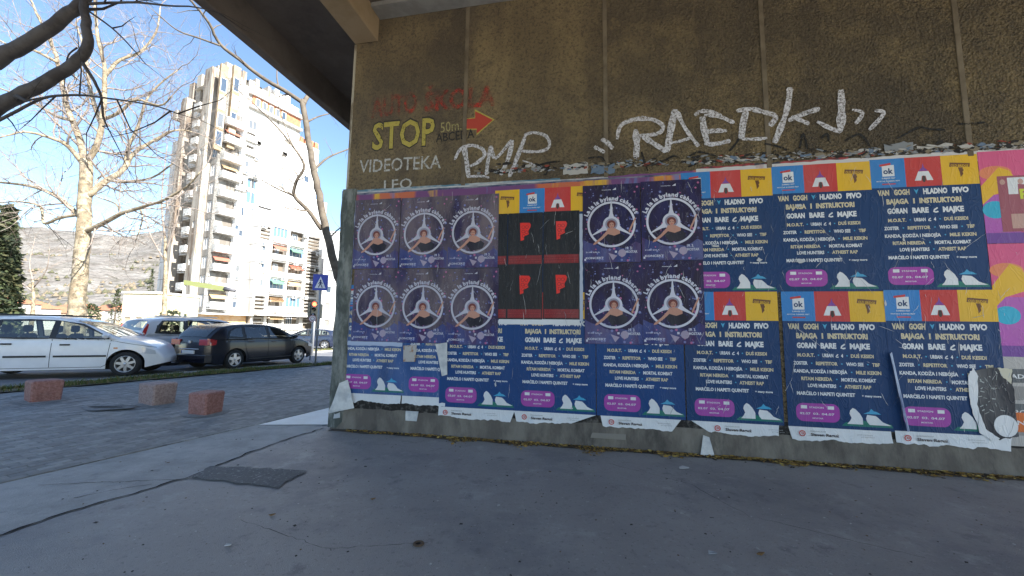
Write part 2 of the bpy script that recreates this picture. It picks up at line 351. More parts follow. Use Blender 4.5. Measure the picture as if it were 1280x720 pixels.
flat('painted_sun_wedge', [(-4.02, 6.47), (-2.84, 6.56), (-1.9, 11.5), (-2.35, 11.2), (-3.5, 7.98)], .014, pale)

# ------------------------------------------------------------------ the abutment wall (local frame: x along, -y to the viewer, z up)
TH = math.radians(-11.1); C0 = gz(415, 535)
WM = Matrix.Translation(C0) @ Matrix.Rotation(TH, 4, 'Z'); WI = WM.inverted()
def wp(px, py, y=0):
    o = WI @ Vector((0, 0, EYE)); d = (WI.to_3x3() @ ray(px, py)); t = (y-o.y)/d.y; p = o+d*t; return (p.x, p.z)
wall = thing('abutment_wall', 'brown plastered bridge abutment wall covered with posters and graffiti', 'wall', C0, TH)
joints = [2.05, 4.25, 6.42, 8.70, 10.95]
edges = [0]+joints+[13.2]
strip_m = mat('cover_strip', (.11, .085, .055), .8, col2=(.17, .135, .09), scale=3, bump=.3)
for a, b in zip(edges[:-1], edges[1:]):
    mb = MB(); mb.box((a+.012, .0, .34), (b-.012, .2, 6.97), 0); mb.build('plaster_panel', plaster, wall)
mb = MB(); mb.box((0, .03, 0), (13.2, 7, 6.96)); mb.build('core', grey_conc, wall)
for j in joints:
    mb = MB(); mb.box((j-.032, -.012, 3.84), (j+.032, .02, 6.96), 0, bev=.004); mb.build('cover_strip', strip_m, wall)
mb = MB()                            # uneven plinth
n = 130; v = []; f = []
for i in range(n+1):
    x = 13.2*i/n
    for z, d in ((-.02, .045), (.1, .03), (.22, .02), (.335, .0)):
        v.append((x, -d-.006*noise.noise(Vector((x*4, z*8, 0))), z))
for i in range(n):
    for k in range(3): f.append((i*4+k, (i+1)*4+k, (i+1)*4+k+1, i*4+k+1))
mb.add(v, f, 0, True); mb.add([(0, -.001, .335), (13.2, -.001, .335), (13.2, .04, .335), (0, .04, .335)], [(0, 1, 2, 3)])
mb.add([(0, -.045, 0), (0, .04, 0), (0, .04, .335), (0, -.0, .335)], [(3, 2, 1, 0)])
mb.build('plinth', plinth_m, wall)
grub = mat('grubby_edge', (.075, .085, .075), .85, col2=(.22, .23, .21), scale=7, detail=8, stretch=(1, 1, .35), bump=.8, bscale=40, lo=.45, hi=.62, spots=[((.35, .36, .33), 9, .62, .8), ((.015, .015, .014), 13, .60, .8)])
mb = MB(); v = []; f = []; n = 60
for i in range(n+1):
    z = .02+3.86*i/n; r1 = noise.noise(Vector((3, z*3, 0)))*.02; r2 = noise.noise(Vector((9, z*4, 0)))*.02
    v += [(-.045+r1, .12, z), (-.05+r1, -.035+r2*.5, z), (.08, -.045+r1*.5, z), (.19+r2, -.03, z), (.2+r2, .0, z)]
for i in range(n):
    for k in range(4): f.append((i*5+k, i*5+k+1, (i+1)*5+k+1, (i+1)*5+k))
mb.add(v, f, 0, False); mb.add([v[-5], v[-4], v[-3], v[-2], v[-1]], [(0, 1, 2, 3, 4)]); mb.build('corner_strip', grub, wall, label='grimy paper-crusted corner edge')
wedge = mat('corner_paint', (.42, .38, .3), .8, col2=(.2, .16, .11), scale=6, stretch=(1, 1, .3), lo=.45, hi=.55)
mb = MB(); mb.box((-.006, -.006, 3.9), (.035, .05, 6.5)); mb.build('corner_bead', wedge, wall)

# the deck overhead
deck = thing('overpass_deck', 'dark concrete overpass deck jutting overhead above the wall', 'bridge', C0, TH)
S0 = -1.8
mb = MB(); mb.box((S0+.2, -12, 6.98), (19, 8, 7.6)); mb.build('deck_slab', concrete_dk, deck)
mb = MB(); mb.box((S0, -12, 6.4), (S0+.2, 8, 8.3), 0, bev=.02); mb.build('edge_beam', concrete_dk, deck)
mb = MB()
for sx in (0.0,): mb.box((sx+.004, -11.9, 6.5), (sx+.45, -.004, 6.98), 0, bev=.015)
mb.build('girder', girder_m, deck)
mb = MB(); mb.box((.46, -.3, 6.9), (13.2, -.01, 6.976), 0); mb.build('bearing_shelf', grey_conc, deck)

# ------------------------------------------------------------------ flat lettering
_tc = {}; CAR = str.maketrans('ŠČŽšžč', 'SCZszc')
def glyph(txt, bold=0):
    k = (txt, bold)
    if k not in _tc:
        cu = bpy.data.curves.new('t', 'FONT'); cu.body = txt; cu.size = 1; cu.resolution_u = 2; cu.offset = bold
        ob = bpy.data.objects.new('t', cu); me = bpy.data.meshes.new_from_object(ob)
        V = [tuple(v.co) for v in me.vertices]; Fc = [tuple(p.vertices) for p in me.polygons]
        x0 = min((v[0] for v in V), default=0); x1 = max((v[0] for v in V), default=.3)
        bpy.data.objects.remove(ob); bpy.data.curves.remove(cu); bpy.data.meshes.remove(me); _tc[k] = (V, Fc, x0, x1)
    return _tc[k]
def text(mb, txt, x, z, h, wd=None, y=0, m=0, bold=.02, align='l', rot=0, shear=0, jit=0):
    """h = capital height; wd = forced width"""
    plain = txt.translate(CAR); V, Fc, x0, x1 = glyph(plain, bold); V = list(V); Fc = list(Fc)
    for i, ch in enumerate(txt):
        if ch in 'ŠČŽšžč':
            a = glyph(plain[:i], bold)[3] if i else x0; b_ = glyph(plain[:i+1], bold)[3]; cx = (a+b_)/2+.02; top = .80 if ch.isupper() else .60; n0 = len(V)
            V += [(cx-.15, top+.14, 0), (cx-.03, top, 0), (cx+.03, top, 0), (cx+.15, top+.14, 0), (cx+.09, top+.15, 0), (cx, top+.07, 0), (cx-.09, top+.15, 0)]; Fc += [(n0, n0+1, n0+5, n0+6), (n0+1, n0+2, n0+5), (n0+2, n0+3, n0+4, n0+5)]
    s = h/.72; sx = s if wd is None else wd/(x1-x0); W = (x1-x0)*sx
    ox = x if align == 'l' else x-W/2; c, sn = math.cos(rot), math.sin(rot); out = []
    for v in V:
        a = (v[0]-x0)*sx + shear*v[1]*s + (ox-x); b = v[1]*s
        if jit: b += jit*noise.noise(Vector((v[0]*2.2, 3, 0)))
        out.append((x+a*c-b*sn, y, z+a*sn+b*c))
    mb.add(out, Fc, m); return W
def arc_text(mb, txt, cx, cz, r, h, a0, a1, y, m):
    n = len(txt)
    ws = [(.28 if ch in ' lijI' else .55) for ch in txt]; tot = sum(ws); acc = 0
    for ch, wv in zip(txt, ws):
        a = a0+(a1-a0)*(acc+wv/2)/tot; acc += wv
        if ch == ' ': continue
        text(mb, ch, cx+r*math.cos(a), cz+r*math.sin(a), h, None, y, m, .05, 'c', a-math.pi/2)

# ------------------------------------------------------------------ posters
NAVY = paper('print_navy', (.008, .040, .125), .5, fade=(.02, .075, .2), wr=.9); NAVY_OLD = paper('print_navy_faded', (.02, .075, .23), .5, fade=(.10, .16, .34), fade_am=.7, dirt=.4)
BLUE = paper('print_blue', (.03, .20, .50)); RED = paper('print_red', (.52, .045, .04)); YEL = paper('print_yellow', (.72, .42, .02))
WHITE = paper('print_white', (.69, .70, .71), fade=(.5, .5, .5), wr=.6); CREAM = paper('print_cream', (.60, .52, .34), fade_am=.1)
PURP = paper('print_magenta', (.34, .05, .33)); GREEN = paper('print_green', (.01, .16, .12)); INK = paper('print_ink', (.05, .035, .03)); VIO = paper('print_violet', (.20, .06, .30))
BR = paper('print_brown', (.15, .06, .02)); CY = paper('print_cyan', (.05, .33, .55))
PW, PH, HD = 1.16, 1.92, .385
WROT = (0, 0, TH)
def on_wall(s, h, d):
    return WM @ Vector((s, -d, h))
def poster_meshes(navy, suf):
    R = {}
    mb = MB()                                        # sheet: navy field
    mb.box((0, -.0012, PH-1.715), (PW, 0, PH-HD+.001), 0); R['sheet'] = mb.mesh('sheet'+suf, [navy])
    cols = [(BLUE, 0), (RED, 1), (YEL, 2)]
    mb = MB(); mb.box((0, -.0014, PH-HD), (.385, 0, PH), 0); y = -.0022
    mb.rect(.13, PH-.235, .265, PH-.085, y, 1); text(mb, 'ok', .142, PH-.20, .075, .11, -.0028, 2, .03)
    mb.poly([(.105, PH-.075), (.23, PH-.055), (.23, PH-.085), (.105, PH-.1)], -.0031, 3)
    text(mb, 'SUMMER FEST', .12, PH-.268, .018, .15, y, 1, .02); text(mb, 'MOSTAR SUMMER FEST', .06, PH-.305, .015, .26, y, 1, .02)
    mb.rect(.12, PH-.345, .27, PH-.33, y, 3); R['blue_header'] = mb.mesh('blue_header'+suf, [BLUE, WHITE, NAVY, RED])
    mb = MB(); mb.box((.385, -.0014, PH-HD), (.775, 0, PH), 0)
    cx = .58; b0 = PH-.31
    mb.poly([(cx-.1, b0), (cx-.03, b0), (cx-.02, b0+.06), (cx+.02, b0+.06), (cx+.03, b0), (cx+.1, b0), (cx+.055, b0+.12), (cx-.055, b0+.12)], y, 1)
    mb.ell(cx, b0+.02, .02, .045, -.0026, 3, 12); mb.poly([(cx-.05, b0+.125), (cx+.05, b0+.125), (cx+.012, b0+.17), (cx, b0+.225), (cx-.012, b0+.17)], y, 2)
    R['red_header'] = mb.mesh('red_header'+suf, [RED, WHITE, VIO, INK])
    mb = MB(); mb.box((.775, -.0014, PH-HD), (PW, 0, PH), 0)
    mb.poly([(.86, PH-.15), (.87, PH-.095), (1.08, PH-.115), (1.07, PH-.165)], y, 1); text(mb, 'OLD BRIDGE', .875, PH-.147, .03, .185, -.0028, 2, .02, rot=-.09)
    mb.poly([(.95, PH-.165), (1.0, PH-.165), (.995, PH-.22), (1.0, PH-.25), (.97, PH-.29), (.965, PH-.23)], y, 1); mb.ell(.985, PH-.2, .022, .022, y-.0003, 1, 10)
    R['yellow_header'] = mb.mesh('yellow_header'+suf, [YEL, BR, YEL])
    mb = MB(); y = -.002                              # lettering
    def line(v, parts, h, x0, x1):
        LW = lambda p: .45 if p == 'I' else len(p)
        tot = sum(LW(p[0])+1.2 for p in parts); u = (x1-x0)/tot; x = x0
        for p, mi in parts:
            wd = LW(p)*u
            if p == '·': mb.ell(x+wd/2, PH-v+h*.5, h*.22, None, y, 2, 8); x += wd+u*1.2; continue
            if p == 'v': mb.poly([(x+wd*.5, PH-v), (x+wd*1.1, PH-v+h), (x+wd*.5, PH-v+h*.75), (x-.1*wd, PH-v+h)], y, 2); x += wd+u*1.2; continue
            if p == '&':
                mb.ribbon([(x+wd*1.0, PH-v+h*.85), (x+wd*.2, PH-v+h*.45), (x+wd*.0, PH-v+h*.1), (x+wd*.5, PH-v-.0*h), (x+wd*1.1, PH-v+h*.1)], h*.28, y, 0); x += wd+u*1.2; continue
            text(mb, p, x, PH-v, h, wd, y, mi, .055 if h > .05 else .042, jit=.03*h); x += wd+u*1.2
    W, Y = 0, 1
    line(.485, [('VAN', Y), ('GOGH', Y), ('v', 2), ('HLADNO', W), ('PIVO', W)], .068, .06, 1.09)
    line(.602, [('BAJAGA', Y), ('I', Y), ('INSTRUKTORI', Y)], .064, .15, 1.0)
    line(.727, [('GORAN', W), ('BARE', W), ('&', W), ('MAJKE', W)], .066, .15, 1.02)
    line(.837, [('M.O.R.T.', Y), ('·', 2), ('URBAN', W), ('&', W), ('4', W), ('·', 2), ('DUŠ KESIDI', Y)], .042, .15, 1.03)
    line(.94, [('ZOSTER', W), ('·', 2), ('REPETITOR', Y), ('·', 2), ('WHO SEE', W), ('·', 2), ('TBF', Y)], .042, .10, 1.09)
    line(1.04, [('KANDA, KODŽA I NEBOJŠA', W), ('·', 2), ('MILE KEKIN', Y)], .042, .10, 1.10)
    line(1.134, [('RITAM NEREDA', Y), ('·', 2), ('MORTAL KOMBAT', W)], .042, .18, 1.04)
    line(1.218, [('LOVE HUNTERS', W), ('·', 2), ('ATHEIST RAP', Y)], .042, .25, .98)
    line(1.318, [('MARČELO I NAPETI QUINTET', W)], .042, .12, .80)
    line(1.315, [('+ many more', W)], .026, .84, 1.07)
    R['lettering'] = mb.mesh('lettering'+suf, [WHITE, CREAM, CY])
    mb = MB(); z0, z1, x0, x1 = PH-1.645, PH-1.42, .10, .585; r = .08; pts = []
    for cx, cz, a in ((x1-r, z0+r, -90), (x1-r, z1-r, 0), (x0+r, z1-r, 90), (x0+r, z0+r, 180)):
        pts += [(cx+r*math.cos(math.radians(a+18*i)), cz+r*math.sin(math.radians(a+18*i))) for i in range(6)]
    mb.poly(pts, y, 0)
    mb.rect(.155, z1-.068, .225, z1-.028, y-.0007, 1); mb.rect(.455, z1-.068, .525, z1-.028, y-.0007, 1); text(mb, 'STADION', .25, z1-.06, .02, .16, y-.0007, 1)
    text(mb, '02.07', .14, z0+.085, .026, .12, y-.0007, 1); text(mb, '03.', .29, z0+.085, .026, .07, y-.0007, 1); text(mb, '04.07', .385, z0+.085, .026, .14, y-.0007, 1); text(mb, 'MOSTAR', .28, z0+.035, .016, .12, y-.0007, 1)
    R['badge'] = mb.mesh('badge'+suf, [PURP, WHITE])
    mb = MB(); zb = PH-1.655
    mb.poly([(.60, zb-.02), (1.15, zb-.02), (1.13, zb+.02), (.95, zb+.05), (.9, zb+.035), (.82, zb+.06), (.64, zb+.02)], y, 0)
    mb.poly([(.66, zb+.005), (.83, zb+.005), (.83, zb+.08), (.80, zb+.14), (.76, zb+.185), (.73, zb+.20), (.70, zb+.17), (.69, zb+.13), (.71, zb+.08), (.69, zb+.04)], y-.0006, 1)
    mb.poly([(.90, zb+.005), (1.13, zb+.005), (1.04, zb+.045), (1.0, zb+.09), (.97, zb+.115), (.88, zb+.125), (.865, zb+.08), (.875, zb+.04)], y-.0006, 1)
    mb.poly([(.84, zb+.135), (1.03, zb+.135), (.985, zb+.165), (.955, zb+.17), (.93, zb+.2), (.905, zb+.165)], y-.0006, 2)
    R['stone_drawing'] = mb.mesh('stone_drawing'+suf, [GREEN, WHITE, CY])
    return R
PMESH = poster_meshes(NAVY, ''); PMESH_L = poster_meshes(paper('print_royal', (.009, .050, .175), .5, fade=(.03, .10, .3), wr=.9), '_blue'); PMESH_OLD = poster_meshes(NAVY_OLD, '_faded')
FG = 'navy festival line-up posters pasted in rows'
def festival(s, ht, d, label, strip=None, old=False, logo=True, slots=None):
    root = thing('festival_poster', label, 'poster', on_wall(s, ht-PH, d), TH, FG)
    for k, me in (PMESH_OLD if old else PMESH_L if ht < 3 and s < 4.5 else PMESH).items():
        if slots and k not in slots: continue
        o = bpy.data.objects.new(k, me); C.objects.link(o); o.parent = root
        if k == 'lettering': o['kind'] = 'stuff'
    if strip:                                          # white sponsor foot, torn differently on each
        l, r, lb, rb, sag = strip; t = PH-1.715; n = 40; v = []; rg = random.Random(int(s*100)); y = -.0015
        for i in range(n+1):
            a = i/n; xt = l+(r-l)*a; xb = lb+(rb-lb)*a
            zb = .135-sag*4*a*(1-a)*.0-sag+.012*noise.noise(Vector((xt*6, s, 0)))-.004*rg.random()
            zb = max(zb, -.06)
            for k in range(4):
                u = k/3; v.append((xt*(1-u)+xb*u, y-.03*u*u*(.25+1.5*abs(noise.noise(Vector((xt*4, s, 3))))), t*(1-u)+(t-.150-sag*.4+.022*noise.noise(Vector((xb*5, s, 0)))+.016*noise.noise(Vector((xb*19, s, 1)))+.045*max(0, noise.noise(Vector((xb*3.1, s*2, 4)))))*u))
        mb = MB(); mb.add(v, [(i*4+k, i*4+k+1, i*4+k+5, i*4+k+4) for i in range(n) for k in range(3)], 0, True)
        o = mb.build('sponsor_strip', WHITE, root)
        if logo:
            mb = MB(); yy = -.024; mb.ring(lb+.115, t-.075, .026, .037, yy, 0, 20); mb.ring(lb+.119, t-.072, .008, .015, yy, 0, 12)
            text(mb, 'GRADONAČELNIK', lb+.2, t-.05, .014, .18, yy, 2, .01); text(mb, 'Slaven Raguž', lb+.21, t-.1, .034, .31, yy-.0, 1, .03)
            text(mb, 'pokrovitelj', lb+.72, t-.06, .014, .16, yy, 2, 0); text(mb, 'programa', lb+.76, t-.085, .014, .14, yy, 2, 0); mb.build('sponsor_print', [RED, INK, paper('print_grey', (.3, .3, .3))], root, 'stuff')
    return root
A = 3.865; B = 2.14
festival(2.96, A-.14, .006, 'navy festival poster whose top squares show above the black posters', slots=('sheet', 'blue_header', 'red_header', 'yellow_header'))
festival(1.80, A-.14, .0055, 'festival poster almost hidden, only a yellow square left of the black posters', slots=('sheet', 'yellow_header'))
festival(5.28, A-.03, .006, 'upper-row festival poster partly under the steering wheel posters')
festival(6.44, A-.015, .0065, 'upper-row festival poster second from the pink poster')
festival(7.60, A, .007, 'upper-row festival poster right beside the pink poster')
festival(.05, 2.27, .004, 'faded festival poster at the wall corner, lower left with white curl', (0.12, 1.1, .12, 1.1, -.05), True, False)
festival(1.17, 2.27, .0045, 'faded festival poster second from wall corner, its right side overlapped', (0, .7, .0, .7, -.06), True, False)
festival(1.77, B, .0095, 'lower-row festival poster under the torn seam, leftmost of the bright ones', (0, 1.16, 0, 1.10, 0))
festival(2.92, B, .009, 'lower-row festival poster directly below the black posters', (0, 1.16, .04, .82, 0))
festival(4.09, B, .0095, 'lower-row festival poster below the right pair of wheel posters', (.05, 1.1, .08, .98, 0.0))
festival(5.265, B, .010, 'lower-row festival poster above the dangling paper leaf', (0.05, 1.1, .25, 1.08, 0))
festival(6.47, B, .0095, 'lower-row festival poster left of the loose curling seam', (.0, 1.12, .03, 1.12, -.0))
festival(7.63, B+.015, .011, 'lower-row festival poster on the far right, next to the torn black poster', (.0, 1.16, .0, 1.12, 0))

# steering-wheel concert posters
def wheel_poster_mesh(pref, base, base2, fog):
    PWI = paper(pref+'white', (.62, .62, .70) if pref == 'concert_' else (.50, .49, .56), fade=(.3, .3, .40), fade_am=.35); SK = paper(pref+'skin', (.50, .25, .18)); HR = paper(pref+'hair', (.16, .035, .03)); GL = paper(pref+'glow', (.18, .20, .42)); PK = paper(pref+'pink', (.42, .12, .26)); BK = paper(pref+'black', (.01, .008, .02)); GY = paper(pref+'ring', (.26, .25, .32))
    R = {}; W, H = .81, 1.155
    mb = MB(); mb.box((0, -.0012, 0), (W, 0, H), 0); R['sheet'] = mb.mesh(pref+'sheet', [base])
    mb = MB(); y = -.0018; rr = random.Random(12)     # star field and foot glow
    for i in range(120):
        a = rr.random(); x = rr.uniform(.03, W-.03); z = H*a; r = rr.uniform(.003, .02)
        if z < .25: r *= 1.4
        if z+r > H-.01 or z-r < .01: continue
        mb.ell(x, z, min(r, x-.01, W-.01-x), None, y-.00001*i, rr.choice((0, 0, 1, 2)), 8)
    R['star_field'] = mb.mesh(pref+'stars', [GL, PK, base2])
    mb = MB(); mb.poly([(.005, .005), (W-.005, .005), (W-.005, .26), (.74, .30), (.66, .24), (.58, .2), (.47, .23), (.38, .19), (.27, .22), (.2, .27), (.1, .29), (.005, .34)], -.0014); R['foot_glow'] = mb.mesh(pref+'glow_band', [paper(pref+'foot_glow', (.022, .04, .17), fade=(.2, .2, .35), fade_am=.4, col2=(.05, .02, .09))])
    cx, cz, r = W/2, .56, .325
    mb = MB(); y = -.0028; mb.ring(cx, cz, r-.016, r+.014, y, 0, 56)
    for k in range(3):
        a = math.radians(90+120*k); t = Vector((math.cos(a), math.sin(a))); n = Vector((-t.y, t.x)); c = Vector((cx, cz))
        p = [c+t*(r-.012)+n*.007, c+t*.16+n*.022, c+t*.1+n*.042, c+t*.1-n*.042, c+t*.16-n*.022, c+t*(r-.012)-n*.007]; mb.poly([(q.x, q.y) for q in p], y-.0003, 0)
    mb.ring(cx, cz, .085, .118, y-.0006, 0, 32); mb.ell(cx, cz, .086, .086, y-.0009, 1, 24); R['wheel_emblem'] = mb.mesh(pref+'wheel', [PWI, GY])
    mb = MB(); y = -.0042                                # singer: hair, face, shoulders, bent arm, dark dress
    mb.poly([(cx-.13, cz-.16), (cx-.02, cz-.30), (cx+.16, cz-.26), (cx+.19, cz-.18), (cx+.1, cz-.12), (cx-.05, cz-.13)], y+.0004, 2)
    mb.poly([(cx-.05, cz-.06), (cx+.05, cz-.06), (cx+.12, cz-.10), (cx+.12, cz-.14), (cx+.04, cz-.17), (cx-.06, cz-.14), (cx-.07, cz-.1)], y, 0)
    mb.poly([(cx-.06, cz-.09), (cx-.15, cz-.19), (cx-.25, cz-.275), (cx-.26, cz-.30), (cx-.22, cz-.29), (cx-.13, cz-.22), (cx-.04, cz-.135)], y-.0002, 0)
    mb.poly([(cx+.245, cz-.14), (cx+.27, cz-.09), (cx+.32, cz+.02), (cx+.345, cz+.08), (cx+.328, cz+.085), (cx+.29, cz+.01), (cx+.24, cz-.10)], y-.0002, 0)
    mb.ell(cx, cz+.0, .062, .06, y-.0002, 1, 18); mb.ell(cx+.004, cz-.018, .036, .046, y-.0005, 0, 16)
    mb.rect(cx-.022, cz-.012, cx-.008, cz-.004, y-.0008, 2); mb.rect(cx+.014, cz-.012, cx+.028, cz-.004, y-.0008, 2); mb.rect(cx-.008, cz-.045, cx+.016, cz-.038, y-.0008, 3)
    R['singer_picture'] = mb.mesh(pref+'singer', [SK, HR, BK, RED])
    mb = MB(); y = -.0032; arc_text(mb, 'La la la byland cabaret', cx, cz, r+.032, .060, math.radians(160), math.radians(22), y, 0)
    text(mb, 'mostarska', cx-.13, H-.085, .016, .13, y, 0); mb.poly([(cx+.02, H-.085), (cx+.07, H-.085), (cx+.07, H-.05)], y, 0)
    text(mb, '21:00 SALA', .04, .145, .018, .2, y, 0); text(mb, 'KONCERT', .04, .055, .03, .25, y, 0, .03); mb.rect(.02, .03, .045, .06, y, 0)
    text(mb, '19. 3.', .60, .185, .04, .09, y, 0, .03); text(mb, 'MOSTAR', .60, .135, .035, .16, y, 0, .03); mb.rect(.45, .14, .48, .17, y, 0)
    mb.ell(.55, .135, .055, .055, y+.0004, 1, 16); mb.poly([(.36, .14), (.48, .10), (.42, .03)], y+.0004, 1)
    R['lettering'] = mb.mesh(pref+'text', [PWI, paper(pref+'shell', (.36, .30, .40))]); return R
WP1 = wheel_poster_mesh('concert_', paper('wheel_base', (.012, .006, .028), .4, fade=(.05, .03, .10), fade_am=.3, wr=.8, col2=(.016, .014, .075)), paper('wheel_base2', (.03, .035, .14)), 0)
WP2 = wheel_poster_mesh('concert_faded_', paper('wheel_base_f', (.03, .02, .055), .45, fade=(.19, .145, .155), fade_am=.85, wr=1, dirt=.5, col2=(.045, .035, .10)), paper('wheel_base2_f', (.07, .06, .16)), 0)
for i, (s, h, R, lb) in enumerate([
    (.20, 2.53, WP2, 'faded steering-wheel concert poster at top left next to the corner edge'), (1.02, 2.525, WP2, 'faded steering-wheel concert poster in the middle of the left block, top row'), (1.83, 2.52, WP2, 'steering-wheel concert poster in the top row just left of the yellow square'),
    (.25, 1.365, WP2, 'faded steering-wheel concert poster at lower left next to the corner edge'), (1.05, 1.36, WP2, 'faded steering-wheel concert poster in the middle of the left block, bottom row'), (1.85, 1.355, WP2, 'steering-wheel concert poster in the bottom row left of the black posters'),
    (3.91, 2.565, WP1, 'vivid steering-wheel concert poster right of the black posters, top row'), (4.73, 2.58, WP1, 'vivid steering-wheel concert poster in the top row beside the blue square'),
    (3.93, 1.405, WP1, 'vivid steering-wheel concert poster right of the black posters, bottom row'), (4.72, 1.42, WP1, 'vivid steering-wheel concert poster in the bottom row at the right end')]):
    root = thing('concert_poster', lb, 'poster', on_wall(s, h, .015+.0004*i), TH, 'purple steering-wheel concert posters')
    for k, me in R.items():
        o = bpy.data.objects.new(k, me); C.objects.link(o); o.parent = root
        if k in ('lettering', 'star_field'): o['kind'] = 'stuff'
# black posters with a red mark
BLK = paper('print_black', (.008, .008, .010), .3, fade=(.03, .03, .035), fade_am=.2, wr=1.0, wst=(22, 22, 2.5)); DRED = paper('print_dark_red', (.20, .015, .018), .4); BRED = paper('print_bright_red', (.75, .03, .02), .4)
bm_ = {}; W, H = .53, .805
mb = MB(); mb.box((0, -.0012, 0), (W, 0, H), 0); bm_['sheet'] = mb.mesh('black_sheet', [BLK])
mb = MB(); y = -.002; cx, cz = .21, .55
ST = lambda L: [(cx+(a-cx)*.85, cz+(b-cz)*.85) for a, b in L]
mb.poly(ST([(cx-.015, cz-.21), (cx+.045, cz-.19), (cx+.045, cz-.13), (cx+.13, cz-.09), (cx+.12, cz-.03), (cx+.155, cz+.03), (cx+.165, cz+.08), (cx+.14, cz+.115), (cx-.03, cz+.12), (cx-.025, cz-.0)]), y, 0)
for dx, dz in ((.0, .02), (.065, .02), (.0, -.06), (.06, -.075), (.01, -.14)): mb.ring(cx+dx*.85+.025, cz+dz*.85+.017, .021, .025, y-.0006, 1, 14)
mb.rect(cx-.025, cz+.107, cx+.08, cz+.115, y, 1); bm_['red_mark'] = mb.mesh('red_mark', [BRED, BLK])
mb = MB(); mb.rect(.012, .02, W-.012, .15, y, 0)
for r in range(3): text(mb, ['KAZALIŠTE PREDSTAVA', 'MOSTAR SVIBANJ', 'ULAZNICE 10 KM'][r], .03, .115-.037*r, .02, W-.06, y-.0007, 1, .015)
bm_['red_band'] = mb.mesh('red_band', [DRED, paper('print_mid_red', (.34, .03, .03))])
for s, h, lb in [(2.25, 2.545, 'black poster mostly covered, sliver showing beside yellow square, top row'), (2.79, 2.545, 'black poster with a red mark, top row, left one'), (3.33, 2.55, 'black poster with a red mark, top row, right one'),
                 (2.26, 1.74, 'black poster mostly covered, sliver showing in the bottom row'), (2.79, 1.74, 'black poster with a red mark, bottom row, left one'), (3.33, 1.745, 'black poster with a red mark, bottom row, right one')]:
    root = thing('black_poster', lb, 'poster', on_wall(s, h, .0135), TH, 'black posters with a red mark')
    for k, me in bm_.items():
        o = bpy.data.objects.new(k, me); C.objects.link(o); o.parent = root
def jagrect(x0, z0, x1, z1, amp=.01, step=.05, seed=0, sides='tblr'):
    r = random.Random(seed); pts = []
    def side(a, b, on):
        n = max(2, int(math.dist(a, b)/step))
        for i in range(n):
            t = i/n; p = [a[0]+(b[0]-a[0])*t, a[1]+(b[1]-a[1])*t]
            if on and 0 < i: p[0] += r.uniform(-amp, amp); p[1] += r.uniform(-amp, amp)
            pts.append(tuple(p))
    side((x0, z0), (x1, z0), 'b' in sides); side((x1, z0), (x1, z1), 'r' in sides); side((x1, z1), (x0, z1), 't' in sides); side((x0, z1), (x0, z0), 'l' in sides); return pts
def scrap(name, pts, d, m, label, cat='torn paper', curl=0):
    cx = sum(p[0] for p in pts)/len(pts); cz = min(p[1] for p in pts); mb = MB(); n = len(pts)
    zc = sum(p[1] for p in pts)/n
    fr = [(p[0]-cx, -.001-curl*(.5+.5*math.sin(i*1.7)), p[1]-cz) for i, p in enumerate(pts)]
    mb.add(fr+[(0, -.002-curl*.3, zc-cz)], [(i, (i+1) % n, n) for i in range(n)], 0, curl > 0)
    o = mb.build(name, m); o.location = on_wall(cx, cz, d); o.rotation_euler = WROT; tag(o, label, cat); return o
scrap('paper_strip', jagrect(2.67, 1.665, 3.86, 1.75, .004), .0128, WHITE, 'white paper strip under the black posters', 'paper strip')
scrap('paper_strip', jagrect(3.86, 1.72, 3.905, 3.3, .005, sides='lr'), .0128, mat('pale_blue_paper', (.42, .46, .55), .6), 'thin pale upright paper strip right of the black posters', 'paper strip')
scrap('paper_strip', jagrect(.18, 1.30, 1.14, 1.368, .006), .0145, mat('blue_white_paper', (.38, .45, .6), .6), 'pale blue strip below the two leftmost wheel posters', 'paper strip')
scrap('paper_strip', jagrect(.135, 1.35, .20, 3.68, .006, sides='lr'), .0165, mat('blue_white_paper2', (.4, .42, .5), .6, col2=(.1, .14, .3), scale=4), 'pale upright strip between corner edge and the wheel posters', 'paper strip')
# layered edges of older posters along the top
def band(pl, pr, th, d, m, label, seed):
    (s0, h0), (s1, h1) = wp(*pl), wp(*pr); n = 50; r = random.Random(seed); up = []; dn = []
    for i in range(n+1):
        t = i/n; s = s0+(s1-s0)*t; h = h0+(h1-h0)*t+.008*noise.noise(Vector((s*4, seed, 0))); up.append((s, h+th*(.6+.5*r.random()))); dn.append((s, h-.12))
    mb = MB(); cx = s0; v = [(a[0]-s0, 0, a[1]-h0) for a in dn]+[(a[0]-s0, 0, a[1]-h0) for a in up]; k = n+1
    mb.add(v, [(i, i+1, k+i+1, k+i) for i in range(n)]); o = mb.build('old_poster_edge', m); o.location = on_wall(s0, h0, d); o.rotation_euler = WROT; return tag(o, label, 'torn poster')
rainbow = mat('old_print', (.15, .05, .16), .6, col2=(.5, .12, .05), scale=.9, detail=1, stretch=(1, 1, .2), lo=.48, hi=.52, spots=[((.62, .36, .03), 1.3, .53, 1), ((.10, .18, .4), 1.7, .56, 1)])
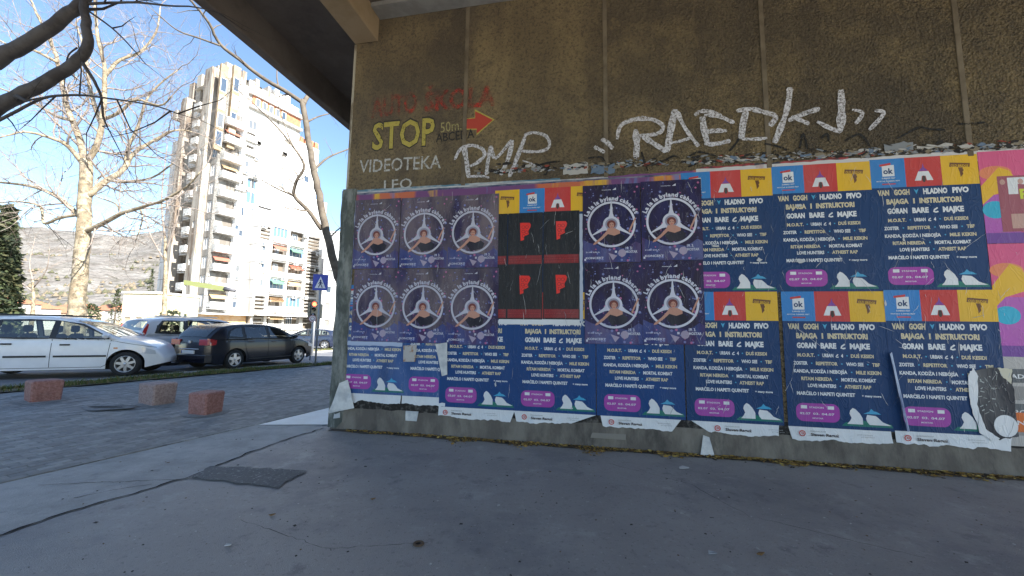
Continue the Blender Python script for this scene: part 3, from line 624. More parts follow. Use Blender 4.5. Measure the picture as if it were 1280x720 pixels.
for k, (pl, pr, th, d, m_, lb_) in enumerate([
    ((432, 246), (872, 219), .02, .0054, rainbow, 'thin orange and purple edge of an old poster just above the wheel posters'),
    ((430, 244), (874, 217), .018, .0052, mat('edge_navy', (.03, .04, .10), .6, col2=(.2, .2, .24), scale=3), 'navy torn edge of an old poster at the top left'),
    ((429, 242), (760, 222), .016, .0050, mat('edge_white', (.5, .5, .49), .7, col2=(.3, .3, .32), scale=4), 'whitish torn edge of an old poster at the top left'),
    ((428, 240), (700, 224), .02, .0047, mat('old_blue_edge', (.07, .17, .24), .6, col2=(.4, .42, .42), scale=2, lo=.45, hi=.6), 'blue-grey torn edge, topmost layer at the top left'),
    ((560, 236), (876, 214), .02, .0046, mat('old_violet_edge', (.16, .05, .17), .6, col2=(.5, .12, .1), scale=1.4, lo=.5, hi=.6), 'violet torn edge, topmost layer above the black posters'),
    ((870, 214), (1282, 186), .03, .0056, mat('old_white_edge', (.55, .53, .52), .7, col2=(.3, .12, .1), scale=2, lo=.55, hi=.65), 'whitish torn edge above the right-hand posters'),
    ((876, 211), (1060, 199), .03, .0050, mat('edge_dark_red', (.3, .04, .04), .6, col2=(.03, .03, .04), scale=2, lo=.5, hi=.56), 'dark red torn edge above the upper-row festival posters')]): band(pl, pr, th, d, m_, lb_, k+1)
# scraps left by torn posters on the plaster above
sm_ = [mat('scrap_white', (.42, .40, .37), .8), mat('scrap_tan', (.22, .18, .12), .85), mat('scrap_grey', (.22, .23, .24), .85), mat('scrap_blue', (.12, .17, .24), .8), mat('scrap_black', (.025, .022, .02), .9), mat('scrap_red', (.25, .05, .03), .8)]
mb = MB(); rr = random.Random(21)
for i in range(1000):
    t = rr.random()**.8; px = 590+t*690; line = 216-(px-640)*.048; nn_ = noise.noise(Vector((px*.022, 2, 2)))
    py = line-abs(rr.gauss(0, 1))*(3.5+4*max(0, nn_+.2)); 
    if nn_ < -.2 and rr.random() < .6: continue
    s, h = wp(px, py); a = rr.uniform(.012, .07)*(1.6 if rr.random() < .12 else 1); b = min(.035, a*rr.uniform(.15, .55)); k = rr.randint(5, 8); yy = -.0016-.0006*(i % 7)-.00001*i; th_ = rr.gauss(0, .25)
    q = [(a*math.cos(6.28*j/k)*rr.uniform(.4, 1), b*math.sin(6.28*j/k)*rr.uniform(.3, 1.2)) for j in range(k)]
    mb.add([(s+u*math.cos(th_)-v_*math.sin(th_), yy-rr.random()*.008, h+u*math.sin(th_)+v_*math.cos(th_)) for u, v_ in q], [tuple(range(k))], rr.choice((0, 0, 1, 1, 2, 2, 3, 4, 4, 4, 4, 4, 5)))
o = mb.build('paper_remnants', sm_); o.location = C0; o.rotation_euler = WROT; tag(o, 'crumbling scraps of torn posters stuck to the plaster above the rows', 'paper scraps', kind='stuff')
for k, (x0, y0, x1, y1, mi, lb) in enumerate([(704, 204, 735, 219, 0, 'pale torn scrap above the black posters, left of its twin'), (738, 204, 768, 218, 3, 'bluish torn scrap above the right wheel posters'), (1105, 178, 1140, 190, 2, 'grey frayed scrap above the blue header square on the right'), (900, 196, 948, 203, 0, 'flat pale scrap under the graffiti capital E'), (1145, 180, 1190, 187, 0, 'whitish crumpled scrap above the last yellow square')]):
    a = wp(x0, y1); b = wp(x1, y0); scrap('torn_paper', jagrect(a[0], a[1], b[0], b[1], .022, .05, k), .008, sm_[mi], lb, curl=.006)
# soot and black scribbles along the scrap line, painted straight on the wall
blk_sp = spray('black_spray', (.012, .011, .010), .38, 30, soft=.12)
def stroke(pxs, wd, m, nm, y=-.003, parent=wall, label=None, mbx=None):
    own = mbx is None; mb = mbx or MB(); P = [Vector(wp(*p)) for p in pxs]
    out = []
    for i in range(len(P)-1):                           # catmull-rom
        p0, p1, p2, p3 = P[max(i-1, 0)], P[i], P[i+1], P[min(i+2, len(P)-1)]
        for k in range(5):
            t = k/5; out.append(.5*((2*p1)+(p2-p0)*t+(2*p0-5*p1+4*p2-p3)*t*t+(3*p1-p0-3*p2+p3)*t**3))
    out.append(P[-1]); n = len(out)
    mb.ribbon(out, [wd*(1.12 if m is not blk_sp else 1)*(.8+.35*noise.noise(Vector((i*.5, wd*50, pxs[0][0]))))*(.6 if i in (0, n-1) else 1) for i in range(n)], y-.0105-.0001*random.random(), 0)
    if own: return mb.build(nm, m, parent, label=label)
zz = lambda L, ox, oy, k: [(ox+x/k, oy+y/k) for x, y in L]
for L in [[(380, 340), (395, 280), (412, 342)], [(465, 300), (490, 280), (497, 312)], [(560, 310), (620, 283), (662, 332)], [(770, 300), (815, 275), (860, 255), (900, 262), (962, 265)], [(1010, 240), (1050, 242), (1122, 235)], [(240, 320), (290, 330), (330, 345)], [(100, 350), (130, 315), (135, 300)]]:
    stroke(zz(L, 880, 80, 3.2), .035, blk_sp, 'scribble')
for L in [[(420, 555), (480, 540), (530, 535)], [(480, 545), (465, 590), (450, 600)], [(660, 520), (720, 515), (740, 540)], [(910, 490), (925, 540), (940, 580)], [(1000, 540), (1060, 510), (1090, 520)], [(1120, 520), (1180, 492), (1260, 510)], [(1130, 560), (1180, 540)], [(200, 570), (260, 590), (330, 575)]]:
    stroke(zz(L, 560, 60, 3.765), .034, blk_sp, 'scribble')
stroke([(655, 208), (760, 206), (870, 200), (960, 192), (1060, 188)], .05, spray('soot', (.03, .026, .02), .5, 9, soft=.2), 'soot_line')
# white sprayed tags
wsp = spray('white_spray', (.62, .60, .62), .40, 95, soft=.14)
tagm = MB(); 
for L, wd in [([(75, 460), (88, 530), (98, 612)], .085), ([(33, 528), (60, 478), (110, 460), (160, 475), (172, 508), (140, 540), (105, 558)], .06), ([(92, 608), (150, 604), (195, 612)], .045), ([(180, 600), (190, 530), (203, 462)], .07), ([(203, 462), (225, 520), (300, 435)], .065), ([(305, 435), (285, 520), (248, 600)], .075), ([(288, 610), (325, 520), (365, 415)], .07), ([(360, 412), (400, 400), (455, 412), (478, 445), (468, 475), (420, 490), (345, 486)], .055), ([(352, 532), (385, 542), (412, 556)], .03)]:
    stroke(zz(L, 560, 60, 3.765), wd, wsp, '', mbx=tagm)
tagm.build('graffiti_tag', wsp, wall, label='white sprayed tag reading RMP')
tagm = MB()
for L, wd in [([(688, 466), (710, 478), (738, 494)], .06), ([(722, 430), (750, 448), (776, 476)], .07), ([(884, 522), (888, 450), (882, 385)], .10), ([(795, 432), (815, 365), (895, 335), (970, 342), (1012, 372), (985, 405), (900, 415)], .07), ([(915, 418), (965, 450), (1030, 490)], .08), ([(1030, 492), (1045, 400), (1068, 290)], .11), ([(1075, 300), (1115, 380), (1178, 465)], .07), ([(1030, 450), (1085, 442), (1140, 425)], .045), ([(1160, 320), (1185, 302), (1230, 300), (1285, 322)], .06), ([(1195, 325), (1205, 390), (1220, 455)], .085), ([(1215, 392), (1250, 388), (1290, 388)], .05), ([(1220, 457), (1260, 455), (1300, 446)], .06)]:
    stroke(zz(L, 560, 60, 3.765), wd, wsp, '', mbx=tagm)
for L, wd in [([(0, 205), (60, 212), (120, 238)], .06), ([(8, 275), (50, 272), (92, 268)], .05), ([(0, 322), (50, 320), (105, 308)], .06), ([(168, 188), (155, 240), (148, 302)], .09), ([(150, 302), (200, 302), (252, 298)], .05), ([(128, 190), (180, 182), (240, 195), (285, 212), (262, 250)], .07), ([(342, 95), (335, 160), (318, 222), (280, 318)], .09), ([(462, 180), (400, 200), (335, 228)], .07), ([(345, 215), (380, 225), (418, 242)], .06), ([(545, 105), (548, 190), (543, 272)], .10), ([(548, 272), (510, 262), (450, 232)], .06), ([(590, 185), (632, 198), (603, 242)], .055), ([(680, 188), (716, 200), (658, 266)], .055)]:
    stroke(zz(L, 880, 80, 3.2), wd, wsp, '', mbx=tagm)
tagm.build('graffiti_tag', wsp, wall, label='large white sprayed tag in quotation marks')
# hand-painted lettering, each word rising a little to the right
def paint(txt, pl, pr, hpx, mats, nm, bold=.015, y=-.0036, lab=None, outline=None):
    (s0, h0), (s1, h1) = wp(*pl), wp(*pr); up = wp(pl[0], pl[1]-hpx); H = up[1]-h0; rot = math.atan2(h1-h0, s1-s0); W = math.hypot(s1-s0, h1-h0)
    if outline:
        mb = MB(); text(mb, txt, s0-.014, h0-.008, H*1.05, W+.028, y+.0008, 0, bold+.02, rot=rot); mb.build(nm+'_outline', outline, wall)
    mb = MB(); text(mb, txt, s0, h0, H, W, y, 0, bold, rot=rot); return mb.build(nm, mats, wall, label=lab)
paint('AUTO', (464, 147), (521, 140), 25, spray('red_paint', (.50, .045, .03), .44, 16, soft=.25), 'lettering', .03, lab='worn red painted word')
paint('ŠKOLA', (530, 139), (619, 131), 24, MATS['red_paint'], 'lettering', .035, lab='worn red painted word')
paint('STOP', (465, 187), (543, 180), 33, spray('yellow_paint', (.42, .34, .07), .36, 40, soft=.1), 'lettering', .02, lab='bold yellow painted word', outline=spray('black_outline', (.03, .025, .02), .3, 40))
paint('50m.', (551, 166), (577, 162), 13, spray('pale_yellow_paint', (.33, .28, .12), .38, 40), 'lettering', .0)
paint('ABCEDA', (545, 178), (593, 172), 11, spray('dark_paint', (.02, .018, .016), .3, 40), 'lettering', .01)
paint('VIDEOTEKA', (449, 216), (551, 210), 16, spray('white_paint', (.45, .44, .41), .4, 60), 'lettering', .008)
paint('LEO', (480, 238), (515, 235), 13, MATS['white_paint'], 'lettering', .008)
AR = [(582, 149), (594, 148), (594, 139), (616, 150), (596, 167), (596, 161), (582, 161)]
c = (598, 153); ro = MATS['yellow_paint']
mb = MB(); mb.poly([wp(c[0]+(x-c[0])*1.13, c[1]+(y-c[1])*1.16) for x, y in AR[::-1]], -.0026); mb.build('arrow_outline', ro, wall)
mb = MB(); mb.poly([wp(*p) for p in AR[::-1]], -.0036); mb.build('painted_arrow', spray('arrow_red', (.42, .05, .03), .3, 40), wall, label='red arrow pointing right')

# pink posters on the far right
PINK = paper('print_pink', (.62, .10, .22), fade=(.66, .16, .3)); ORG = paper('print_orange', (.70, .22, .10)); LIL = paper('print_lilac', (.42, .10, .40)); DPU = paper('print_deep_purple', (.16, .06, .28)); CYN = paper('print_turquoise', (.02, .38, .55)); PHO = paper('print_photo', (.32, .08, .11)); LIME = paper('print_lime', (.55, .60, .03)); SKN = paper('print_skin2', (.5, .3, .25))
def pink(z0, z1, photo, label, d):
    root = thing('pink_poster', label, 'poster', on_wall(8.765, z0, d), TH, 'pink art posters on the far right')
    H = z1-z0; W = 1.3
    mb = MB(); mb.box((0, -.0012, 0), (W, 0, H), 0); mb.build('sheet', PINK, root)
    mb = MB(); y = -.0016
    mb.rect(.0, .13, .35, H*.52, y, 4); mb.rect(0, 0, W, .13, y-.0002, 3)
    mb.poly([(0, H*.42), (.12, H*.52), (.42, H*.60), (.30, H*.78), (.2, H*.82), (0, H*.62)], y-.0003, 1); mb.ell(.16, H*.76, .17, .09, y-.0002, 0, 18)
    mb.ell(.12, H*.36, .13, .11, y-.0005, 2, 18); mb.build('leaf_shapes', [ORG, YEL, CYN, DPU, LIL], root)
    if photo:
        mb = MB(); y = -.003; mb.rect(.17, .14, W-.02, .72*H, y, 0); mb.rect(.27, H*.52, W-.1, H*.70, y-.0004, 1)
        for x in (.22, .4, .52, .68, .78, .95): 
            mb.poly([(x-.04, .3*H), (x+.05, .3*H), (x+.045, H*.62), (x-.03, H*.63)], y-.0007, random.choice((0, 3))); mb.ell(x, H*.655, .028, .035, y-.0008, 4, 12)
        mb.rect(.27, .18, .56, .36, y-.0010, 4)
        text(mb, 'PUSTITE', .38, .47*H, .12, .62, y-.0015, 2, .04); text(mb, 'MUZIKU NEKA', .43, .40*H, .05, .55, y-.0015, 2, .02)
        mb.build('band_photo', [PHO, WHITE, LIME, paper('print_maroon', (.18, .04, .1)), SKN], root)
    return root
pink(2.72, 3.885, True, 'pink poster with a photo collage and lime lettering at the right edge', .0075)
pink(1.36, 2.715, False, 'pink poster with yellow leaf and turquoise blob below the collage one', .0077)
root = thing('timetable_poster', 'pale grey poster with dark rows and orange tile at the lower right', 'poster', on_wall(8.66, .34, .006), TH)
mb = MB(); mb.box((0, -.001, 0), (1.4, 0, 1.02), 0); mb.build('sheet', paper('print_pale_grey', (.42, .40, .38)), root)
mb = MB()
for r in range(4): mb.rect(.1, .72-.2*r, .9, .84-.2*r+.04, -.0016, r % 2)
text(mb, 'RADIONICA', .14, .77, .05, .5, -.0024, 2); text(mb, 'PROGRAM', .14, .36, .05, .4, -.0024, 2); mb.build('table_rows', [paper('print_slate', (.10, .11, .12)), paper('print_mid', (.25, .24, .23)), WHITE], root)
mb = MB(); mb.rect(.14, .16, .75, .38, -.0026, 0); text(mb, 'NEDJELJA', .2, .24, .05, .45, -.0032, 1); mb.build('orange_tile', [paper('print_orange2', (.62, .14, .02)), WHITE], root)
# torn black poster with white disc and ragged white fringe
P = lambda L: [wp(*p) for p in L]
pts = P([(1222, 540), (1247, 549), (1272, 545), (1266, 500), (1262, 462), (1240, 459), (1213, 463), (1216, 500)])
cx, cz = wp(1222, 549)
root = thing('torn_black_poster', 'torn black poster with a white disc at the lower right', 'poster', on_wall(cx, cz, .0175), TH)
def poly_local(name, pts, m, y, jit=.0, seed=1):
    r = random.Random(seed); q = []
    for a, b in zip(pts, pts[1:]+pts[:1]):
        for k in range(6): q.append((a[0]+(b[0]-a[0])*k/6-cx+r.uniform(-jit, jit), a[1]+(b[1]-a[1])*k/6-cz+r.uniform(-jit, jit)))
    mb = MB(); mb.poly(q, y); return mb.build(name, m, root)
torn_m = paper('print_torn_black', (.018, .02, .03), .5, fade=(.16, .16, .16), fade_am=.6, wr=1)
poly_local('sheet', pts, torn_m, -.003, .008)
poly_local('torn_fringe', P([(1240, 552), (1222, 540), (1211, 505), (1207, 470), (1214, 459), (1220, 470), (1219, 505), (1229, 535), (1248, 548)]), WHITE, -.006, .008, 2)
poly_local('torn_corner', P([(1262, 480), (1262, 461), (1244, 459), (1250, 470)]), paper('print_cream2', (.55, .52, .4)), -.006, .006, 3)
e = wp(1255, 532); mb = MB(); mb.ell(e[0]-cx, e[1]-cz, .115, .125, -.0062, 0, 26); mb.build('white_disc', WHITE, root)
mb = MB(); rr = random.Random(9)
for i in range(26):
    px, py = rr.uniform(1222, 1258), rr.uniform(465, 520); a = wp(px, py); mb.ribbon([(a[0]-cx, a[1]-cz), (a[0]-cx+rr.uniform(-.05, .05), a[1]-cz+rr.uniform(-.02, .06))], rr.uniform(.004, .012), -.0064)
mb.build('scratches', paper('print_scratch', (.4, .42, .4)), root)
# curls and hanging pieces
def flap(name, quad, lift, m, label, nu=6, nv=10, parent=None):
    """quad: bl, br, tr, tl pixels on the wall, lift (4) distances off the wall"""
    mb = MB(); v = []; q = [wp(*p) for p in quad]
    for j in range(nv+1):
        for i in range(nu+1):
            a, b = i/nu, j/nv; wgt = ((1-a)*(1-b), a*(1-b), a*b, (1-a)*b)
            x = sum(w_*p[0] for w_, p in zip(wgt, q)); z = sum(w_*p[1] for w_, p in zip(wgt, q)); l = sum(w_*p for w_, p in zip(wgt, lift))
            l += .018*noise.noise(Vector((x*9, z*9, 1)))*min(1, l*20)
            v.append((x-q[0][0], -max(l, .002), z-q[0][1]))
    n = nu+1; mb.add(v, [(j*n+i, j*n+i+1, (j+1)*n+i+1, (j+1)*n+i) for j in range(nv) for i in range(nu)], 0, True)
    o = mb.build(name, m); o.location = on_wall(q[0][0], q[0][1], .015); o.rotation_euler = WROT; tag(o, label, 'torn paper'); return o
CP = mat('curled_paper', (.62, .62, .60), .6, col2=(.42, .43, .44), scale=5, detail=5, bump=.6, bscale=14, bdist=.02)
flap('curled_paper', [(416, 515), (446, 509), (437, 474), (428, 478)], (.10, .05, .03, .06), CP, 'white curled poster corner peeling off at the lower left of the wall')
flap('paper_scrap', [(505, 452), (520, 452), (522, 431), (505, 432)], (.01, .02, .01, .01), mat('dirty_scrap', (.42, .40, .38), .8, col2=(.3, .15, .08), scale=12, lo=.5, hi=.6), 'dirty white scrap stuck between the two faded festival posters')
flap('paper_scrap', [(553, 470), (560, 468), (560, 428), (545, 430)], (.01, .02, .02, .01), CP, 'pale torn strip on the seam left of the bright lower posters')
flap('loose_edge', [(1128, 538), (1135, 538), (1113, 440), (1109, 442)], (.06, .012, .01, .03), mat('blue_white_curl', (.30, .38, .52), .5, col2=(.04, .08, .2), scale=7, stretch=(1, 1, .3), lo=.45, hi=.6), 'loose blue-white poster edge curling at the right-hand seam')
flap('hanging_leaf', [(872, 573), (893, 575), (886, 546), (878, 543)], (.09, .07, .01, .02), CP, 'white paper leaf dangling below the lower posters by the ground')
flap('paper_scrap', [(508, 525), (522, 526), (524, 514), (508, 513)], (.02, .02, .01, .01), CP, 'small whitish scrap on the plinth below the faded posters')
flap('paper_scrap', [(420, 522), (428, 521), (426, 512), (420, 514)], (.05, .04, .02, .02), CP, 'tiny scrap at the foot of the wall corner')
flap('fallen_paper', [(738, 546), (782, 549), (782, 542), (740, 540)], (.03, .03, .02, .02), mat('stone_scrap', (.22, .2, .17), .9), 'greyish slip stuck to the plinth below the third sponsor strip')
mb = MB(); rr = random.Random(55)
for i in range(210):
    s = rr.uniform(.3, 9.1) if i % 3 else rr.uniform(5.4, 9.0); z = rr.uniform(.5, 3.7); L_ = rr.uniform(.03, .22)*(2 if rr.random() < .1 else 1); a = rr.gauss(math.pi/2, .3) if rr.random() < .75 else rr.uniform(0, 3.1)
    n = 5; pts = [(s+math.cos(a)*L_*(k/n-.5)+rr.gauss(0, .004), z+math.sin(a)*L_*(k/n-.5)) for k in range(n+1)]
    mb.ribbon(pts, [rr.uniform(.0015, .006)*(.3 if k in (0, n) else 1) for k in range(n+1)], -.0215-.00002*i, rr.choice((0, 0, 1)))
for (px, py, w_, h_) in [(1000, 326, .07, .05), (948, 325, .05, .04), (940, 262, .09, .03), (893, 308, .10, .025), (997, 258, .05, .04), (1046, 325, .03, .03), (1128, 300, .02, .05), (620, 480, .02, .06), (715, 510, .03, .02), (1105, 380, .015, .06), (520, 300, .03, .02), (470, 362, .03, .02)]:
    s, z = wp(px, py); mb.poly([(s+w_*math.cos(6.28*k/9)*rr.uniform(.3, 1), z+h_*math.sin(6.28*k/9)*rr.uniform(.3, 1)) for k in range(9)], -.0262, 0)
o = mb.build('poster_tears', [mat('tear_white', (.5, .5, .5), .8), mat('tear_grey', (.25, .26, .28), .8)]); o.location = C0; o.rotation_euler = WROT; tag(o, 'thin pale tears and scuffs scattered over the pasted posters', 'paper tears', kind='stuff')
# dark torn backing that shows in the gaps under the posters
mb = MB(); n = 160; v = []
for i in range(n+1):
    x = .15+9.3*i/n; v += [(x, 0, .30-.05*abs(noise.noise(Vector((x*3, 0, 0))))-.03*abs(noise.noise(Vector((x*14, 0, 0))))), (x, 0, .47)]
mb.add(v, [(2*i, 2*i+2, 2*i+3, 2*i+1) for i in range(n)]); o = mb.build('torn_backing', mat('torn_backing', (.02, .018, .016), .95, col2=(.11, .1, .09), scale=14, detail=5, lo=.5, hi=.65, bump=1, bscale=20)); o.location = on_wall(0, 0, .0025); o.rotation_euler = WROT
tag(o, 'ragged dark layer of old poster paper along the bottom edge of the posters', 'torn paper')

# ------------------------------------------------------------------ leaf litter, debris
mb = MB(); rr = random.Random(31)
for i in range(8000):
    x = rr.uniform(.3, 12.5); cl = max(0, noise.noise(Vector((x*2.1, 7, 0)))); d = .05+abs(rr.gauss(0, .045+.16*cl)); dens = .25+1.6*cl
    if rr.random() > dens+.1+.25*(x/9): continue
    p = on_wall(x, 0, d); s = rr.uniform(.008, .026); M = Matrix.Translation((p.x, p.y, .006+rr.random()*.02*max(0, 1-d*4))) @ Matrix.Rotation(rr.random()*6.3, 4, 'Z') @ Matrix.Rotation(rr.uniform(-.7, .7), 4, 'X')
    mb.add([(-s, -s*.4, 0), (s*.7, -s*.5, 0), (s*1.3, 0, .003), (s*.5, s*.6, 0), (-s*.9, s*.4, .002)], [(0, 1, 2, 3, 4)], rr.choice((0, 0, 1, 2, 3)), False, M)
o = mb.build('leaf_litter', [mat('leaf_ochre', (.36, .22, .05), .8), mat('leaf_brown', (.16, .09, .035), .85), mat('leaf_yellow', (.5, .36, .10), .8), mat('litter_dark', (.05, .04, .03), .9)])
tag(o, 'yellow and brown leaf litter gathered at the foot of the wall', 'leaves', kind='stuff')
mb = MB(); v = []; n = 120                              # dirt line
for i in range(n+1):
    x = .05+13*i/n; 
    for d, in ((.03,), (.17+.05*noise.noise(Vector((x*2.3, 0, 4))),)):
        p = on_wall(x, 0, d); v.append((p.x, p.y, .005))
mb.add(v, [(2*i, 2*i+1, 2*i+3, 2*i+2) for i in range(n)]); structure(mb.build('dirt_line', mat('dirt', (.06, .048, .035), .95, col2=(.13, .10, .07), scale=9, detail=6, bump=.8, bscale=60)))
mb = MB(); rr = random.Random(77)
for i in range(1100):
    p = Vector((rr.uniform(-4.5, 6), rr.uniform(1.6, 6.5))); s = rr.uniform(.003, .010)*(1.9 if i % 9 == 0 else 1)
    if (WI @ Vector((p.x, p.y, 0))).y > -.2: continue
    M = Matrix.Translation((p.x, p.y, .009)) @ Matrix.Rotation(rr.random()*6.3, 4, 'Z')
    mb.add([(-s, -s*.6, 0), (s, -s*.5, 0), (s*.8, s*.6, .003), (-s*.7, s*.5, .004)], [(0, 1, 2, 3)], rr.choice((0, 1, 1, 2)), False, M)
tag(mb.build('grit', [mat('grit_pale', (.45, .44, .42), .9), mat('grit_dark', (.04, .035, .03), .9), mat('grit_brown', (.16, .1, .05), .9)]), 'scattered grit and leaf crumbs on the asphalt walkway', 'grit', kind='stuff')
def ground_bit(name, px, py, pts, m, label, cat, z=.012):
    p = gp(px, py); mb = MB(); n = len(pts); mb.add([(a, b, c_) for a, b, c_ in pts]+[(a*.97, b*.97, c_-.006) for a, b, c_ in pts], [tuple(range(n))]+[(i+n, (i+1) % n+n, (i+1) % n, i) for i in range(n)]); o = mb.build(name, m); o.location = (p.x, p.y, p.z+z); return tag(o, label, cat)
wp_m = mat('litter_paper', (.5, .5, .5), .7)
ground_bit('paper_scrap', 855, 586, [(-.06, -.02, 0), (.05, -.03, .01), (.07, .02, .0), (.0, .03, .015), (-.05, .02, .004)], wp_m, 'crumpled white paper bit on the asphalt below the dangling leaf', 'litter')
ground_bit('paper_scrap', 890, 693, [(-.03, -.01, 0), (.03, -.015, .008), (.035, .012, .0), (-.02, .015, .01)], mat('litter_grey', (.3, .31, .33), .7), 'faint pale scrap flat on the asphalt in the lower right foreground', 'litter')
ground_bit('dry_leaf', 950, 694, [(-.03, -.008, .004), (0, -.02, 0), (.035, 0, .01), (.005, .018, .002)], MATS['leaf_brown'], 'single dry brown leaf on the asphalt in the right foreground', 'leaf')
ground_bit('dry_leaf', 466, 625, [(-.02, -.008, .004), (0, -.014, 0), (.025, 0, .01), (.005, .014, .002)], MATS['leaf_brown'], 'small dark leaf on the asphalt in the left foreground', 'leaf')
ground_bit('dry_leaf', 340, 645, [(-.025, -.008, .004), (0, -.018, 0), (.03, 0, .01), (.005, .016, .002)], MATS['leaf_brown'], 'dark leaf fragment on the asphalt below the dark patch', 'leaf')
ground_bit('paper_scrap', 285, 683, [(-.02, -.01, 0), (.02, -.008, .006), (.018, .012, 0), (-.02, .01, .004)], wp_m, 'tiny white scrap on the asphalt at the lower left', 'litter')
p = gp(523, 681); mb = MB(); mb.lathe([(.018, .0), (.02, .008), (.032, .010), (.040, .006), (.042, 0)], 20, 0, Matrix.Rotation(math.pi/2, 4, 'X')); mb.lathe([(0, .003), (.02, .003)], 20, 1, Matrix.Rotation(math.pi/2, 4, 'X')); o = mb.build('survey_ring', [mat('ring_rust', (.10, .065, .04), .8), dark_m]); o.location = (p.x, p.y, p.z+.006); tag(o, 'small rusty ring set in the asphalt in the foreground', 'metal ring')

# ------------------------------------------------------------------ red granite blocks
granites = [mat('granite_red', (.23, .095, .08), .7, col2=(.33, .17, .15), scale=30, detail=8, bump=.3, bscale=90, spots=[((.4, .25, .2), 50, .62, .5), ((.10, .05, .04), 1.7, .55, .6)]),
            mat('granite_brown', (.24, .16, .145), .75, col2=(.36, .27, .25), scale=30, detail=8, bump=.3, bscale=90, spots=[((.45, .36, .3), 40, .60, .6)])]
def block(corner_px, ang, lx, ly, h, m, label):
    p = gp(*corner_px); mb = MB(); e = .03; t = .93
    ring = lambda ix, sx, z: [((x*(lx/2-ix)*sx), y*(ly/2-ix)*sx, z) for x, y in ((-1, -1), (1, -1), (1, 1), (-1, 1))]
    def oct(i, s, z):
        X, Yy = (lx/2-i)*s, (ly/2-i)*s; c_ = .022
        return [(-X+c_, -Yy, z), (X-c_, -Yy, z), (X, -Yy+c_, z), (X, Yy-c_, z), (X-c_, Yy, z), (-X+c_, Yy, z), (-X, Yy-c_, z), (-X, -Yy+c_, z)]
    v = oct(0, t, -.05)+oct(0, t+.01, .05)+oct(0, 1, h-.03)+oct(.012, 1, h-.008)+oct(.03, 1, h)
    f = [(k*8+j, k*8+(j+1) % 8, k*8+8+(j+1) % 8, k*8+8+j) for k in range(4) for j in range(8)]+[tuple(range(32, 40))]
    mb.add(v, f); o = mb.build('stone_block', m)
    # corner = near corner (+x,-y)
    R_ = Matrix.Rotation(ang, 4, 'Z'); off = R_ @ Vector((-lx/2, ly/2, 0)); o.location = (p.x+off.x, p.y+off.y, p.z); o.rotation_euler = (0, 0, ang); tag(o, label, 'stone block', 'squat granite blocks on the pavement')
    mb = MB(); r = random.Random(int(p.x*10)); k = 22
    pts = [((lx/2+.09+.05*r.random())*1.15*math.cos(6.283*i/k), (ly/2+.09+.04*r.random())*1.15*math.sin(6.283*i/k)) for i in range(k)]
    v = []
    for a, b in pts:
        q = R_ @ Vector((a, b, 0)); X, Yy = o.location.x+q.x, o.location.y+q.y; v.append((X, Yy, g(X, Yy)+.019))
    mb.add(v, [tuple(range(k))]); structure(mb.build('mortar_bed', mat('mortar', (.3, .29, .27), .9, col2=(.2, .2, .2), scale=12)))
block((36, 505), math.radians(-28), .40, .40, .38, granites[0], 'reddish granite block nearest the white estate car, leftmost of three')
block((190, 509), math.radians(-22), .50, .38, .40, granites[1], 'brownish granite block in the middle of the three')
block((256, 521), math.radians(-8), .37, .38, .385, granites[0], 'red granite block standing closest to the wall, rightmost of three')
p = gp(135, 511); mb = MB(); r = random.Random(2); mb.add([(p.x+(.38+.1*r.random())*math.cos(6.28*i/16), p.y+(.2+.1*r.random())*math.sin(6.28*i/16), g(p.x, p.y)+.027) for i in range(16)], [tuple(range(16))]); structure(mb.build('mortar_patch', mat('mortar2', (.24, .23, .22), .9, col2=(.12, .12, .12), scale=9)))
mb = MB(); mb.add([(p.x+.3*math.cos(6.28*i/12)-.05, p.y+.06*math.sin(6.28*i/12), g(p.x, p.y)+.031) for i in range(12)], [tuple(range(12))]); structure(mb.build('sunken_hole', dark_m))
# ------------------------------------------------------------------ cars
glass_m = bpy.data.materials.new('car_glass'); glass_m.use_nodes = True; _t = glass_m.node_tree; _t.nodes.remove(_t.nodes['Principled BSDF'])
_tr = _t.nodes.new('ShaderNodeBsdfTransparent'); _tr.inputs[0].default_value = (.62, .68, .66, 1); _gl = _t.nodes.new('ShaderNodeBsdfGlossy'); _gl.inputs['Roughness'].default_value = .02; _lw = _t.nodes.new('ShaderNodeFresnel'); _lw.inputs[0].default_value = 1.55; _mx = _t.nodes.new('ShaderNodeMixShader')
_ma = _t.nodes.new('ShaderNodeMath'); _ma.operation = 'MULTIPLY_ADD'; _ma.inputs[1].default_value = 1.4; _ma.inputs[2].default_value = .04; _ma.use_clamp = True
_t.links.new(_lw.outputs[0], _ma.inputs[0]); _t.links.new(_ma.outputs[0], _mx.inputs[0]); _t.links.new(_tr.outputs[0], _mx.inputs[1]); _t.links.new(_gl.outputs[0], _mx.inputs[2]); _t.links.new(_mx.outputs[0], _t.nodes['Material Output'].inputs[0]); tyre_m = mat('tyre', (.018, .018, .019), .85, bump=.3, bscale=60); alloy = mat('alloy', (.48, .48, .50), .3, .8); blkpl = mat('black_trim', (.018, .018, .019), .5)
red_l = mat('tail_red', (.42, .012, .015), .15, coat=1); clear_l = mat('lamp_clear', (.55, .57, .6), .1, coat=1); amber_l = mat('lamp_amber', (.6, .2, .02), .2); plate_m = mat('number_plate', (.7, .7, .68), .5); under = mat('underbody', (.008, .008, .008), .95); plate_bl = mat('plate_blue', (.02, .08, .4), .5)
def lerp_tab(T, x):
    if x <= T[0][0]: return T[0][1]
    for (a, b), (c_, d) in zip(T[:-1], T[1:]):
        if x <= c_:
            t = (x-a)/(c_-a); return b+(d-b)*t
    return T[-1][1]
def smooth_tab(T, x, w_=.07): return sum(lerp_tab(T, x+k*w_/2)*q for k, q in ((-2, .1), (-1, .22), (0, .36), (1, .22), (2, .1)))
